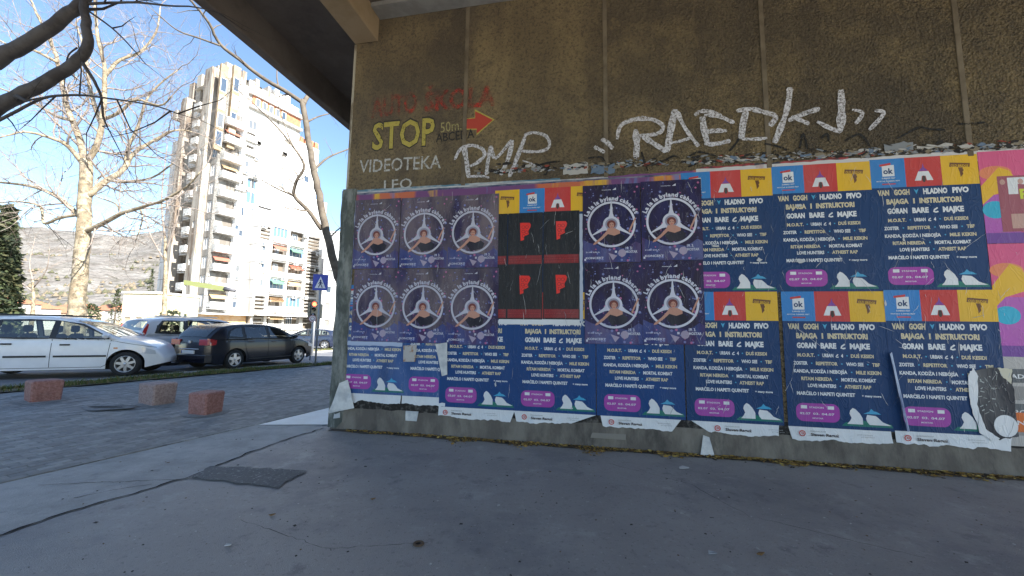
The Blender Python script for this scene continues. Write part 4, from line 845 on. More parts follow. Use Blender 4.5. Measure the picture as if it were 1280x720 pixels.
class Car:
    def __init__(s, L, W, H, top, belt, wx, wr, sill=.2, nose=.14, tail=.10, roofw=.74):
        s.L, s.W, s.H, s.top, s.belt, s.wx, s.wr, s.sill, s.nose, s.tail, s.roofw = L, W, H, top, belt, wx, wr, sill, nose, tail, roofw
    def T(s, x): return smooth_tab(s.top, x)
    def hw(s, x, z):
        u = max(0, abs(x)/(s.L/2)); e = s.nose if x > 0 else s.tail
        pl = 1-e*max(0, (u-.6)/.4)**2.6-(.06*max(0, (u-.93)/.07)**2)
        b = s.belt
        if z > b: vt = 1-(1-s.roofw)*((z-b)/(s.H-b))**1.1*.98-.012
        else:
            k = (z-(.58))/.42; vt = 1-.035*k*k-(.012 if z > b-.05 else 0)
        return s.W/2*pl*vt
    def stations(s):
        xs = [-s.L/2+s.L*i/70 for i in range(71)]
        for c_ in s.wx:
            xs += [c_+s.ra*math.cos(math.pi*i/16) for i in range(17)]
            xs += [c_-s.ra-.004, c_+s.ra+.004]
        xs = sorted(xs); out = [xs[0]]
        for x in xs:
            if x-out[-1] > .003: out.append(x)
        return out
    def body(s, wins=(), tops=()):
        s.ra = s.wr+.055; st_ = s.stations(); NS = 30; v = []; f = []
        def inside(pl, x, z):
            c = False; n = len(pl)
            for i in range(n):
                (x1, z1), (x2, z2) = pl[i], pl[(i+1) % n]
                if (z1 > z) != (z2 > z) and x < (x2-x1)*(z-z1)/(z2-z1)+x1: c = not c
            return c
        grow_ = [[(p[0]+(.02 if p[0] > sum(q[0] for q in pl)/len(pl) else -.02), p[1]+(.02 if p[1] > sum(q[1] for q in pl)/len(pl) else -.02)) for p in pl] for pl in wins]
        for x in st_:
            zt = s.T(x); zb = s.sill+.10*max(0, (abs(x)-s.L/2+.35)/.35)
            for c_ in s.wx:
                if abs(x-c_) < s.ra: zb = max(zb, s.wr+math.sqrt(max(0, s.ra**2-(x-c_)**2)))
            rc = min(.09, (zt-zb)*.3); sec = []
            for j in range(NS+1):
                z = zb+(zt-rc-zb)*j/NS; sec.append((s.hw(x, z), z))
            yb = sec[-1][0]; 
            for j in range(1, 5):
                a = math.pi/2*j/4; sec.append((yb-rc*1.1*(1-math.cos(a)), zt-rc+rc*.8*math.sin(a)))
            ye, ze = sec[-1]
            for j in (1, 2, 3): sec.append((ye*(1-j/3), ze+(rc*.2+.012)*(1-(1-j/3)**2)))
            full = [(x, -y, z) for y, z in sec]+[(x, y, z) for y, z in reversed(sec[:-1])]
            v += full
        n = 2*(NS+8)-1
        for i in range(len(st_)-1):
            for j in range(n-1):
                ids = (i*n+j, (i+1)*n+j, (i+1)*n+j+1, i*n+j+1); cx = sum(v[q][0] for q in ids)/4; cy = sum(v[q][1] for q in ids)/4; cz = sum(v[q][2] for q in ids)/4
                if cz > s.belt-.1 and (j < NS or j > n-2-NS) and any(inside(pl, cx, cz) for pl in grow_): continue
                if any(a < cx < b and abs(cy) < s.hw(cx, cz-.05)*yr-.03 and NS < j < n-2-NS for a, b, yr in tops): continue
                f.append((i*n+j, (i+1)*n+j, (i+1)*n+j+1, i*n+j+1))
        f += [tuple(range(n))[::1], tuple((len(st_)-1)*n+j for j in range(n-1, -1, -1))]
        mb = MB(); mb.add(v, f, 0, True); return mb
    def P(s, x, z, side, off=.006):                       # point on the flank
        z2 = min(z, s.T(x)-.07); return (x, side*(s.hw(x, z2)+off), z)
    def side_poly(s, mb, pts, side, off=.006, m=0):
        n = len(pts); q = []
        for a, b in zip(pts, pts[1:]+pts[:1]):
            for k in range(4): q.append((a[0]+(b[0]-a[0])*k/4, a[1]+(b[1]-a[1])*k/4))
        cx = sum(p[0] for p in q)/len(q); cz = sum(p[1] for p in q)/len(q)
        # three concentric rings keep the patch on the curved flank
        v = []
        for r in (1, .66, .33): v += [s.P(cx+(p[0]-cx)*r, cz+(p[1]-cz)*r, side, off) for p in q]
        v.append(s.P(cx, cz, side, off)); k = len(q); f = []
        for r in range(2): f += [(r*k+i, r*k+(i+1) % k, (r+1)*k+(i+1) % k, (r+1)*k+i) for i in range(k)]
        f += [(2*k+i, 2*k+(i+1) % k, 3*k) for i in range(k)]
        if side > 0: f = [t[::-1] for t in f]
        mb.add(v, f, m, True)
    def top_patch(s, mb, x0, x1, yr, off=.008, m=0, n=8, y0=None, inset0=0, inset1=0):
        v = []; N = 8
        for i in range(n+1):
            x = x0+(x1-x0)*i/n; z = s.T(x); dz = (s.T(x+.01)-s.T(x-.01))/.02; nn = Vector((-dz, 0, 1)).normalized(); hw = (s.hw(x, z-.07))*yr
            for j in range(N+1):
                u = -1+2*j/N; rc = .09; v.append((x+nn.x*off, hw*u, z+nn.z*off-.02*abs(u)**3-.006+.012))
        mb.add(v, [(i*(N+1)+j, (i+1)*(N+1)+j, (i+1)*(N+1)+j+1, i*(N+1)+j+1) for i in range(n) for j in range(N)], m, True)
def wheel(parent, x, y, r, side, spokes=5, wd=.19, cover=False):
    M = Matrix.Scale(side, 4, (0, 1, 0))
    mb = MB(); mb.lathe([(r*.66, wd*.5-.012), (r*.70, wd*.5), (r*.93, wd*.5-.006), (r*.99, wd*.5-.035), (r, wd*.25), (r, -wd*.4), (r*.9, -wd*.5), (r*.6, -wd*.5)], 32, 0, M); t = mb.build('wheel', tyre_m, parent); t.location = (x, y, r)
    mb = MB(); mb.lathe([(r*.67, wd*.5-.01), (r*.64, wd*.5-.004), (r*.61, wd*.5-.02), (r*.60, 0)], 32, 0, M); mb.lathe([(0, .02), (r*.61, .02)], 24, 1, M)
    for k in range(spokes):
        a = 2*math.pi*k/spokes+.3; w0, w1 = (.055, .042) if spokes < 7 else (.035, .028)
        def pt(rr_, da, y_): return (rr_*math.cos(a)-da*math.sin(a), side*y_, rr_*math.sin(a)+da*math.cos(a))
        yo = wd*.5-.02; mb.add([pt(.03, -w0, yo), pt(.03, w0, yo), pt(r*.63, w1, yo-.004), pt(r*.63, -w1, yo-.004), pt(.03, -w0, yo-.05), pt(.03, w0, yo-.05), pt(r*.63, w1, yo-.05), pt(r*.63, -w1, yo-.05)], [(0, 1, 2, 3), (0, 3, 7, 4), (1, 5, 6, 2)], 0)
    mb.lathe([(0, wd*.5-.008), (.03, wd*.5-.01), (.045, wd*.5-.03)], 14, 0, M); mb.build('rim', [alloy, blkpl], t)
    return t
def interior(c_, root):
    mb = MB(); W = c_.W/2-.13; b = c_.belt
    mb.box((-c_.L/2+.45, -W, .40), (1.05, W, .46)); 
    for sd_ in (-1, 1): mb.box((-c_.L/2+.6, sd_*W-.02, .40), (1.0, sd_*W+.02, b-.06))
    mb.box((.75, -W, .5), (1.15, W, b-.03), bev=.03); mb.build('cabin_lining', cab_m, root)
    for x in (.05, -.85):
        for y in (-.36, .36):
            mb = MB(); mb.box((x-.1, y-.23, .46), (x+.4, y+.23, .62), bev=.05); mb.box((x-.25, y-.22, .5), (x-.1, y+.22, b+.12), bev=.05); mb.box((x-.26, y-.12, b+.15), (x-.16, y+.12, b+.33), bev=.03); mb.box((x-.22, y-.02, b+.08), (x-.2, y+.02, b+.2)); mb.build('seat', seat_m, root)
    mb = MB(); M = Matrix.Translation((.52, .36, b-.05)) @ Matrix.Rotation(-1.15, 4, 'Y'); pts = [M @ Vector((.18*math.cos(a), .18*math.sin(a), 0)) for a in [6.2832*i/18 for i in range(19)]]; mb.tube(pts, .015, 6); mb.build('steering_wheel', blkpl, root)
cab_m = mat('cabin_dark', (.03, .03, .032), .8); seat_m = mat('seat_fabric', (.10, .09, .085), .9)
def make_car(name, label, spec, paint, parts, loc, heading, scale=1, group='cars parked along the verge'):
    c_ = Car(**spec); root = thing(name, label, 'car', (loc[0], loc[1], loc[2]), math.pi/2-heading, group); root.scale = (scale,)*3
    c_.body(parts['windows'], [(a+.015, b-.015, yr) for _, a, b, yr, _m in parts['tops']]).build('body', [paint], root)
    interior(c_, root)
    mb = MB(); mb.box((-c_.L/2+.3, -c_.W/2+.14, c_.sill-.02), (c_.L/2-.45, c_.W/2-.14, c_.sill+.40)); mb.box((c_.L/2-.45, -.4, c_.sill), (c_.L/2-.1, .4, c_.sill+.2)); mb.build('underbody', under, root)
    for x in c_.wx:
        for sd_ in (-1, 1): wheel(root, x, sd_*(c_.W/2-.115), c_.wr, sd_, parts.get('spokes', 5))
    for sd_ in (-1, 1):
        mb = MB()
        for wpoly in parts['windows']:
            cx = sum(p[0] for p in wpoly)/len(wpoly); cz = sum(p[1] for p in wpoly)/len(wpoly); q = []
            for a, b in zip(wpoly, wpoly[1:]+wpoly[:1]): q += [(a[0]+(b[0]-a[0])*k/4, a[1]+(b[1]-a[1])*k/4) for k in range(4)]
            v = []
            for (x, z) in q:
                d = Vector((x-cx, z-cz)).normalized(); v += [c_.P(x-d.x*.018, z-d.y*.014, sd_, .012), c_.P(x+d.x*.05, z+d.y*.034, sd_, .006)]
            k = len(q); mb.add(v, [(2*i, 2*((i+1) % k), 2*((i+1) % k)+1, 2*i+1) for i in range(k)], 0, True)
        mb.build('window_surround', parts.get('surround', blkpl), root)
        for wpoly in parts['windows']:
            mb = MB(); c_.side_poly(mb, wpoly, sd_, .010); mb.build('side_window', glass_m, root)
        mb = MB()
        for ln in parts['seams']:
            v = []
            for i in range(13):
                t = i/12*(len(ln)-1); k = min(int(t), len(ln)-2); u = t-k; x = ln[k][0]+(ln[k+1][0]-ln[k][0])*u; z = ln[k][1]+(ln[k+1][1]-ln[k][1])*u; v.append((x, z))
            for (x0, z0), (x1, z1) in zip(v[:-1], v[1:]):
                d = Vector((x1-x0, z1-z0)).normalized(); nn = Vector((-d.y, d.x))*.005
                q = [c_.P(x0-nn.x, z0-nn.y, sd_, .003), c_.P(x1-nn.x, z1-nn.y, sd_, .003), c_.P(x1+nn.x, z1+nn.y, sd_, .003), c_.P(x0+nn.x, z0+nn.y, sd_, .003)]; mb.add(q, [(0, 1, 2, 3)])
        mb.build('door_seams', under, root)
        for (x, z) in parts['handles']:
            a = c_.P(x, z, sd_, 0); mb = MB(); y0, y1 = sorted((a[1]+sd_*-.005, a[1]+sd_*.032)); mb.box((x-.09, y0, z-.018), (x+.09, y1, z+.018), 0, bev=.008); mb.build('door_handle', parts.get('handle_m', blkpl), root)
        x, z = parts['mirror']; a = c_.P(x, z, sd_, 0); mb = MB()
        prof = [(0, -.1), (.05, -.09), (.075, -.04), (.08, .02), (.06, .08), (0, .1)]
        M = Matrix.Translation((x, a[1]+sd_*.12, z+.02)) @ Matrix.Scale(.85, 4, (0, 0, 1)) @ Matrix.Scale(.8, 4, (1, 0, 0)); mb.lathe(prof, 14, 0, M); y0, y1 = sorted((a[1]-.02*sd_, a[1]+.06*sd_)); mb.box((x-.03, y0, z-.05), (x+.03, y1, z-.02), 1); mb.build('wing_mirror', [parts.get('mirror_m', paint), blkpl], root)
        for nm, pl, mm in parts.get('side', []):
            mb = MB(); c_.side_poly(mb, pl, sd_, .012); mb.build(nm, mm, root)
    for nm, x0, x1, yr, mm in parts['tops']:
        mb = MB(); c_.top_patch(mb, x0, x1, yr, .008 if 'screen' in nm or 'window' in nm else .005); mb.build(nm, mm, root)
    for nm, a, b, mm, sym in parts.get('boxes', []):
        for sd_ in ((-1, 1) if sym else (1,)):
            aa = list(a); bb = list(b)
            if sd_ < 0: aa[1], bb[1] = -b[1], -a[1]
            mb = MB(); mb.box(aa, bb, 0, bev=min(.012, min(q-p_ for p_, q in zip(aa, bb))*.3)); mb.build(nm, mm, root)
    return root
def aim(px, py, q=0): p = gp(px, py); return p
def place(front_wheel_xy, heading, wxf, W, scale, side=1):
    """root location so that the right-hand front wheel stands at the given point"""
    fx = Vector((math.sin(heading), math.cos(heading))); rt = Vector((math.cos(heading), -math.sin(heading)))
    p = Vector(front_wheel_xy)-fx*wxf*scale-rt*(W/2-.1)*scale; return (p.x, p.y, g(p.x, p.y))
white_p = mat('white_paint_car', (.78, .78, .79), .3, coat=.6, col2=(.72, .72, .73), scale=2); navy_p = mat('dark_navy_paint', (.006, .007, .014), .25, coat=.35, spec=.45); silver_p = mat('silver_paint', (.52, .52, .54), .35, .25, coat=.6); blue_p = mat('dark_blue_paint', (.012, .018, .04), .25, coat=1)
est = dict(L=4.06, W=1.70, H=1.48, belt=.93, wx=(-1.42, 1.36), wr=.31, nose=.42, top=[(-2.03, .62), (-2.01, .95), (-1.97, 1.22), (-1.90, 1.42), (-1.2, 1.48), (-.3, 1.49), (.15, 1.45), (.55, 1.31), (1.22, .97), (1.6, .90), (1.82, .78), (1.94, .64), (2.0, .5), (2.03, .40)])
hd = math.radians(66)
loc = place((-9.55, 9.85), hd, 1.33, 1.70, .97)
make_car('estate_car', 'white estate car with roof rails and black side strips at the left edge', est, white_p, dict(
    spokes=7, glasshouse=[(-2.0, .96), (1.12, .93), (.98, 1.02), (.48, 1.30), (.1, 1.40), (-1.75, 1.40), (-1.88, 1.2)], surround=blkpl,
    windows=[[(.02, .96), (.98, .95), (.92, 1.02), (.45, 1.28), (.1, 1.36), (.02, 1.37)], [(-.98, .97), (-.06, .96), (-.06, 1.375), (-.98, 1.375)], [(-1.9, 1.0), (-1.08, .98), (-1.08, 1.37), (-1.7, 1.36), (-1.82, 1.2)]],
    seams=[[(1.05, .92), (1.0, .3), (.9, .24)], [(-.02, .94), (-.02, .26)], [(-1.0, .95), (-.98, .66), (-.85, .4), (-.83, .26)], [(-.83, .25), (.9, .25)], [(1.05, .90), (1.9, .72)]], handles=[(.22, .80), (-.78, .82)], handle_m=blkpl, mirror=(.98, 1.0),
    side=[('rubbing_strip', [(.04, .50), (1.0, .50), (1.0, .545), (.04, .545)], blkpl), ('rubbing_strip', [(-.8, .50), (-.08, .50), (-.08, .545), (-.8, .545)], blkpl), ('side_indicator', [(1.12, .70), (1.2, .70), (1.2, .73), (1.12, .73)], amber_l), ('headlight', [(1.66, .58), (1.9, .54), (1.88, .64), (1.65, .74)], clear_l)],
    tops=[('windscreen', .28, 1.16, .93, glass_m), ('rear_window', -2.14, -1.93, .85, glass_m)],
    boxes=[('roof_rail', (-1.8, .50, 1.49), (.15, .535, 1.53), blkpl, True)]), loc, hd, .97)
golf = dict(L=4.2, W=1.76, H=1.48, belt=.96, wx=(-1.24, 1.31), wr=.315, tail=.22, top=[(-2.11, .72), (-2.08, .98), (-1.88, 1.22), (-1.68, 1.38), (-1.2, 1.46), (-.5, 1.49), (.1, 1.46), (.5, 1.34), (1.2, .99), (1.6, .90), (1.92, .76), (2.07, .6), (2.11, .42)])
hatch_parts = lambda: dict(spokes=5, glasshouse=[(-1.7, 1.02), (1.1, .96), (.95, 1.06), (.45, 1.32), (.05, 1.42), (-1.15, 1.40), (-1.5, 1.25)], windows=[[(-.02, .99), (.98, .98), (.9, 1.06), (.42, 1.30), (.05, 1.38), (-.02, 1.38)], [(-.92, 1.0), (-.1, .99), (-.1, 1.385), (-.92, 1.37)], [(-1.5, 1.06), (-1.0, 1.02), (-1.0, 1.36), (-1.2, 1.34), (-1.42, 1.22)]],
    seams=[[(1.05, .93), (1.02, .3), (.92, .24)], [(-.06, .96), (-.06, .26)], [(-.95, .98), (-.92, .7), (-.8, .4), (-.78, .26)], [(-.78, .25), (.9, .25)]], handles=[(.16, .86), (-.72, .88)], mirror=(.98, 1.02),
    tops=[('windscreen', .26, 1.14, .93, glass_m), ('rear_window', -2.02, -1.68, .84, glass_m)])
hp = hatch_parts(); hp['handle_m'] = navy_p
hp['side'] = [('tail_light', [(-2.09, .78), (-1.86, .80), (-1.83, .95), (-2.05, 1.0)], red_l), ('headlight', [(1.75, .66), (2.05, .60), (2.02, .70), (1.74, .82)], clear_l), ('sill_strip', [(-.8, .30), (.95, .30), (.95, .33), (-.8, .33)], blkpl)]
hp['boxes'] = [('tail_light', (-2.115, .42, .79), (-2.03, .80, .97), red_l, True), ('number_plate', (-2.145, -.26, .52), (-2.09, .26, .63), plate_m, False), ('plate_band', (-2.149, .22, .523), (-2.10, .257, .627), plate_bl, False), ('rear_bumper', (-2.16, -.80, .26), (-1.95, .80, .50), navy_p, False), ('rear_emblem', (-2.125, -.05, .84), (-2.07, .05, .93), alloy, False), ('tailgate_trim', (-2.13, -.42, .66), (-2.08, .42, .69), alloy, False)]
hd = math.radians(17); make_car('hatchback_car', 'dark navy hatchback parked in the middle, its red tail lights towards us', golf, navy_p, hp, place((-7.62, 14.15), hd, 1.31, 1.76, .92), hd, .92)
mpv = dict(L=4.5, W=1.78, H=1.62, belt=1.02, wx=(-1.30, 1.32), wr=.33, roofw=.80, top=[(-2.26, .70), (-2.24, 1.0), (-2.10, 1.32), (-1.98, 1.53), (-1.4, 1.61), (-.4, 1.63), (.2, 1.58), (.6, 1.44), (1.3, 1.05), (1.75, .95), (2.05, .82), (2.2, .64), (2.26, .44)])
hp = dict(spokes=5, glasshouse=[(-1.95, 1.08), (1.15, 1.02), (1.0, 1.12), (.5, 1.42), (.1, 1.52), (-1.7, 1.52), (-1.85, 1.35)], windows=[[(-.02, 1.05), (1.0, 1.04), (.92, 1.12), (.48, 1.40), (.1, 1.49), (-.02, 1.49)], [(-.95, 1.06), (-.1, 1.05), (-.1, 1.49), (-.95, 1.49)], [(-1.82, 1.1), (-1.05, 1.07), (-1.05, 1.48), (-1.62, 1.47), (-1.75, 1.3)]],
    seams=[[(1.1, 1.0), (1.05, .3)], [(-.06, 1.02), (-.06, .28)], [(-.98, 1.04), (-.85, .45), (-.8, .28)]], handles=[(.16, .9), (-.78, .92)], mirror=(1.05, 1.08),
    tops=[('windscreen', .36, 1.22, .93, glass_m), ('rear_window', -2.16, -2.0, .82, glass_m)],
    side=[('tail_light', [(-2.20, 1.0), (-2.10, 1.0), (-2.0, 1.36), (-2.04, 1.40), (-2.12, 1.25)], red_l), ('headlight', [(1.9, .72), (2.2, .64), (2.15, .8), (1.88, .9)], clear_l)],
    boxes=[('number_plate', (-2.29, -.26, .62), (-2.24, .26, .73), plate_m, False), ('roof_rail', (-1.8, .56, 1.625), (.1, .595, 1.665), alloy, True), ('rear_bumper', (-2.30, -.82, .28), (-2.1, .82, .54), silver_p, False)])
hd = math.radians(24); make_car('family_car', 'silver people carrier with tall red tail lights, behind the navy hatchback', mpv, silver_p, hp, place((-9.75, 14.9), hd, 1.32, 1.78, .95), hd, .95)
hp = hatch_parts(); hp['side'] = [('headlight', [(1.75, .66), (2.05, .60), (2.02, .70), (1.74, .82)], clear_l), ('tail_light', [(-2.09, .78), (-1.86, .80), (-1.83, .95), (-2.05, 1.0)], red_l)]
hp['boxes'] = [('grille', (2.0, -.45, .5), (2.12, .45, .62), blkpl, False)]
hd = math.radians(-103); fw = Vector(gp(381, 438).xy)
rt = Vector((math.cos(hd), -math.sin(hd))); fx = Vector((math.sin(hd), math.cos(hd))); p = Vector(gp(386, 436.5).xy)
make_car('small_car', 'dark blue small car facing left behind the crossing sign', golf, blue_p, hp, (p.x-.4, p.y+.8, g(p.x, p.y)), hd, .94, None)

# ------------------------------------------------------------------ sign, signals, gantry
galv = mat('galvanised', (.32, .33, .34), .5, .5)
p = gp(394, 456.5); root = thing('crossing_sign', 'blue square pedestrian crossing sign on a grey post at the verge', 'traffic sign', p, math.radians(18))
mb = MB(); mb.tube([(0, 0, -.1), (0, 0, 3.28)], .032, 10); mb.build('post', galv, root)
mb = MB(); mb.box((-.25, -.045, 2.67), (.25, -.033, 3.25), 0); mb.build('sign_plate', mat('sign_blue', (.03, .06, .42), .4), root)
mb = MB(); mb.poly([(-.18, 2.75), (.18, 2.75), (0, 3.18)], -.047); mb.build('white_triangle', mat('sign_white', (.75, .75, .78), .4), root)
mb = MB(); y = -.049; mb.ell(.0, 3.03, .028, .03, y, 0, 12); mb.poly([(-.03, 2.88), (.035, 2.88), (.03, 3.0), (-.025, 3.0)], y); mb.ribbon([(-.01, 2.89), (-.06, 2.77)], .03, y); mb.ribbon([(.015, 2.89), (.07, 2.77)], .03, y); mb.ribbon([(-.02, 2.97), (-.07, 2.9)], .02, y); mb.ribbon([(.02, 2.97), (.075, 2.91)], .02, y); mb.build('walking_figure', mat('sign_figure', (.02, .03, .12), .4), root)
p = at(390.5, 440, 21); p.z = g(p.x, p.y)
root = thing('traffic_light', 'traffic light showing red on its post behind the crossing sign', 'traffic light', p, math.radians(15))
mb = MB(); mb.tube([(0, 0, -.1), (0, 0, 2.75)], .05, 10); mb.build('post', galv, root)
tl = mat('signal_housing', (.015, .018, .016), .5)
mb = MB(); mb.box((-.16, -.24, 1.95), (.16, -.05, 2.85), 0, bev=.03); h = mb.build('signal_head', tl, root)
for k, (nm, c_) in enumerate([('red_lens', (.9, .05, .02, 6)), ('amber_lens', None), ('green_lens', None)]):
    mb = MB(); z = 2.70-.29*k; mb.lathe([(0, -.262), (.09, -.25), (.105, -.24)], 16, 0, Matrix.Translation((0, 0, z))); mb.build(nm, mat('lens_'+nm, (.5, .02, .01) if k == 0 else (.03, .03, .02), .2, emit=c_), h)
    mb = MB(); v = []
    for i in range(9):
        a = math.pi*i/8; v += [(.115*math.cos(a), -.24, z+.115*math.sin(a)), (.115*math.cos(a), -.38, z+.105*math.sin(a))]
    mb.add(v, [(2*i, 2*i+1, 2*i+3, 2*i+2) for i in range(8)]); mb.build('visor', tl, h)
mb = MB(); mb.box((.12, -.12, 1.95), (.34, .12, 2.72), 0, bev=.03); mb.box((-.34, -.12, 1.95), (-.14, .12, 2.72), 0, bev=.03); mb.build('side_signal', tl, root)
p = at(388, 440, 16.2); p.z = g(p.x, p.y); root = thing('round_sign', 'small round white sign with red rim low on a thin post', 'traffic sign', p, math.radians(15))
mb = MB(); mb.tube([(0, 0, -.1), (0, 0, 1.9)], .025, 8); mb.build('post', galv, root)
mb = MB(); mb.ell(0, 1.68, .15, .15, -.03); mb.build('sign_disc', mat('sign_white2', (.7, .7, .7), .4), root); mb = MB(); mb.ring(0, 1.68, .12, .15, -.034); mb.ring(0, 1.68, .06, .085, -.034); mb.build('sign_rim', mat('sign_red', (.35, .12, .14), .4), root)
base = at(228, 400, 34); a1 = at(231, 353, 34); a2 = at(281, 361, 34); a3 = at(294, 363.5, 34)
root = thing('lamp_gantry', 'pale post carrying a long yellow-green horizontal arm before the tower', 'street lamp', (base.x, base.y, 0))
mb = MB(); mb.tube([(0, 0, 0), (a1.x-base.x, 0, a1.z+.1)], [.14, .1], 10); mb.build('post', mat('post_pale', (.6, .58, .52), .7), root)
mb = MB(); M = Matrix.Translation((0, 0, 0)); L = a2-a1
mb.add([(a1.x-base.x, -.12, a1.z-.2), (a2.x-base.x, -.12, a2.z-.22), (a2.x-base.x, -.12, a2.z+.22), (a1.x-base.x, -.12, a1.z+.2), (a1.x-base.x, .12, a1.z-.2), (a2.x-base.x, .12, a2.z-.22), (a2.x-base.x, .12, a2.z+.22), (a1.x-base.x, .12, a1.z+.2)], [(0, 1, 2, 3), (7, 6, 5, 4), (3, 2, 6, 7), (0, 4, 5, 1), (0, 3, 7, 4), (1, 5, 6, 2)]); mb.build('arm', mat('arm_yellow', (.24, .24, .11), .6, col2=(.2, .24, .08), scale=3, stretch=(.3, .3, 8)), root)
mb = MB(); mb.tube([(a2.x-base.x, 0, a2.z), (a3.x-base.x, 0, a3.z)], [.2, .14], 8); mb.build('lamp_head', mat('lamp_dark', (.08, .08, .09), .6), root)

# ------------------------------------------------------------------ trees
def bark(name, c1, c2, sc_, extra=None):
    return mat(name, c1, .85, col2=c2, scale=sc_, detail=5, bump=.5, bscale=sc_*4, lo=.42, hi=.58, spots=extra)
plane_b = bark('plane_bark', (.19, .145, .09), (.32, .265, .18), 2.6, [((.08, .065, .042), 3.6, .50, .9), ((.46, .40, .29), 3.1, .58, .9)])
plane_t = mat('plane_twig', (.17, .135, .11), .85, col2=(.28, .235, .20), scale=3)
grey_b = bark('grey_bark', (.075, .058, .042), (.12, .098, .072), 3, [((.05, .042, .035), 5, .55, .7)])
dark_b = bark('dark_bark', (.05, .042, .04), (.085, .075, .07), 5)
def grow(mb, p, d, r, L, depth, rr, droop=0, k=4):
    """a wandering branch with side shoots"""
    n = max(3, int(L/.35)) if L > 1 else 3; pts = [p.copy()]; rad = [r]; q = p.copy(); dd = d.normalized()
    for i in range(n):
        dd = (dd+Vector((rr.gauss(0, .2), rr.gauss(0, .2), rr.gauss(0, .2)+.05-droop))).normalized(); q = q+dd*(L/n); pts.append(q.copy()); rad.append(max(r*(1-.8*(i+1)/n), r*.2))
        if depth > 0 and i > 0:
            for _ in range(1 if rr.random() < .75 else 2):
                sd_ = Vector((rr.gauss(0, 1), rr.gauss(0, 1), rr.gauss(0, 1)+.2)); sd_ = (sd_-dd*sd_.dot(dd)).normalized()
                grow(mb, q, (dd*.7+sd_*rr.uniform(.5, 1.1)), rad[-1]*.6, L*rr.uniform(.35, .62), depth-1, rr, droop, 3)
    mb.tube(pts, rad, k if r > .02 else 3, 0, True, False)
def limb(pxs, Y, dY, w0, w1, rr, base=None):
    n = len(pxs); P = []
    for i, (x, y) in enumerate(pxs):
        P.append(at(x, y, Y+dY*i/max(1, n-1)))
    out = []; 
    for i in range(n-1):
        p0, p1, p2, p3 = P[max(i-1, 0)], P[i], P[i+1], P[min(i+2, n-1)]
        for k in range(4):
            t = k/4; v = .5*((2*p1)+(p2-p0)*t+(2*p0-5*p1+4*p2-p3)*t*t+(3*p1-p0-3*p2+p3)*t**3); v += Vector((rr.gauss(0, .1), rr.gauss(0, .1), rr.gauss(0, .1)))*min(w0, .3)*.6; out.append(v)
    out.append(P[-1]); m = len(out); rad = [w0+(w1-w0)*i/(m-1) for i in range(m)]
    return out, rad
def tree(name, label, trunk_px, Y, tw, limbs, tmat, lmat, twmat, seed, twig_depth=2, twL=2.2, dens=.6, group=None, droop=0):
    rr = random.Random(seed); b = at(*trunk_px[0], Y); b.z = g(b.x, b.y)-.1
    root = thing(name, label, 'tree', b, 0, group); O = b
    pts, rad = limb(trunk_px, Y, 0, tw[0], tw[1], rr); pts[0] = b.copy(); 
    mb = MB(); k = 14; mb.tube([p-O for p in pts], [r*(1+.25*max(0, 1-i/3)) for i, r in enumerate(rad)], k); mb.build('trunk', tmat, root)
    tw_mb = MB()
    for px, dY, w0, w1, *opt in limbs:
        pts, rad = limb(px, Y+(opt[0] if opt else 0), dY, w0, w1, rr)
        mb = MB(); mb.tube([p-O for p in pts], rad, 8, 0, True, True); mb.build('limb', lmat, root)
        for i in range(2, len(pts)):
            if rr.random() < dens:
                d = (pts[i]-pts[i-1]).normalized(); s_ = Vector((rr.gauss(0, 1), rr.gauss(0, 1), rr.gauss(0, .8)+.25)); s_ = (s_-d*s_.dot(d)).normalized()
                grow(tw_mb, pts[i]-O, d*.5+s_, max(rad[i]*.45, .012), twL*rr.uniform(.5, 1.3), twig_depth, rr, droop)
        grow(tw_mb, pts[-1]-O, (pts[-1]-pts[-2]), rad[-1]*.9, twL, twig_depth, rr, droop)
    tw_mb.build('twigs', twmat, root, 'stuff'); return root
tree('plane_tree', 'big bare plane tree with pale mottled bark beyond the white car', [(95, 408), (97, 370), (102, 320), (105, 270), (107, 225), (108, 200)], 20, (.34, .25), [
    ([(107, 203), (96, 165), (86, 140), (79, 110), (70, 70), (60, 45), (45, 15), (30, -20)], 1.5, .16, .04), ([(108, 203), (121, 182), (128, 150), (131, 110), (130, 80), (122, 45), (118, 0), (115, -30)], -1, .16, .04), ([(127, 155), (116, 125), (110, 95), (106, 65), (95, 30)], 2, .12, .04), ([(131, 95), (150, 75), (175, 65), (195, 40), (200, 10)], 1, .10, .03),
    ([(106, 290), (125, 281), (150, 268), (180, 258), (205, 250), (235, 232), (250, 215)], -2, .13, .03), ([(109, 245), (133, 226), (155, 211), (166, 193), (190, 177), (218, 163), (240, 165)], 2, .17, .04), ([(156, 211), (160, 185), (172, 160), (183, 125), (200, 105), (222, 88)], 0, .10, .03, 1), ([(135, 225), (155, 228), (190, 222), (215, 205)], -2, .07, .03),
    ([(103, 275), (82, 254), (60, 240), (30, 231), (0, 228), (-40, 222)], 2, .13, .035), ([(104, 205), (84, 182), (62, 172), (30, 165), (0, 172)], -2, .12, .03), ([(102, 268), (76, 272), (55, 279), (50, 258), (20, 252), (-20, 255)], 1, .09, .03), ([(90, 150), (70, 145), (45, 130), (20, 118), (-15, 105)], 2, .10, .03), ([(72, 78), (40, 62), (15, 58), (-20, 40)], -1, .08, .03), ([(128, 150), (150, 140), (170, 125), (200, 132), (215, 120)], -1, .09, .03), ([(150, 268), (145, 255), (120, 245), (128, 240)], 0, .05, .02), ([(175, 260), (178, 275), (170, 300)], 0, .05, .02)],
    plane_b, plane_b, plane_t, 5, 3, 3.0, .72)
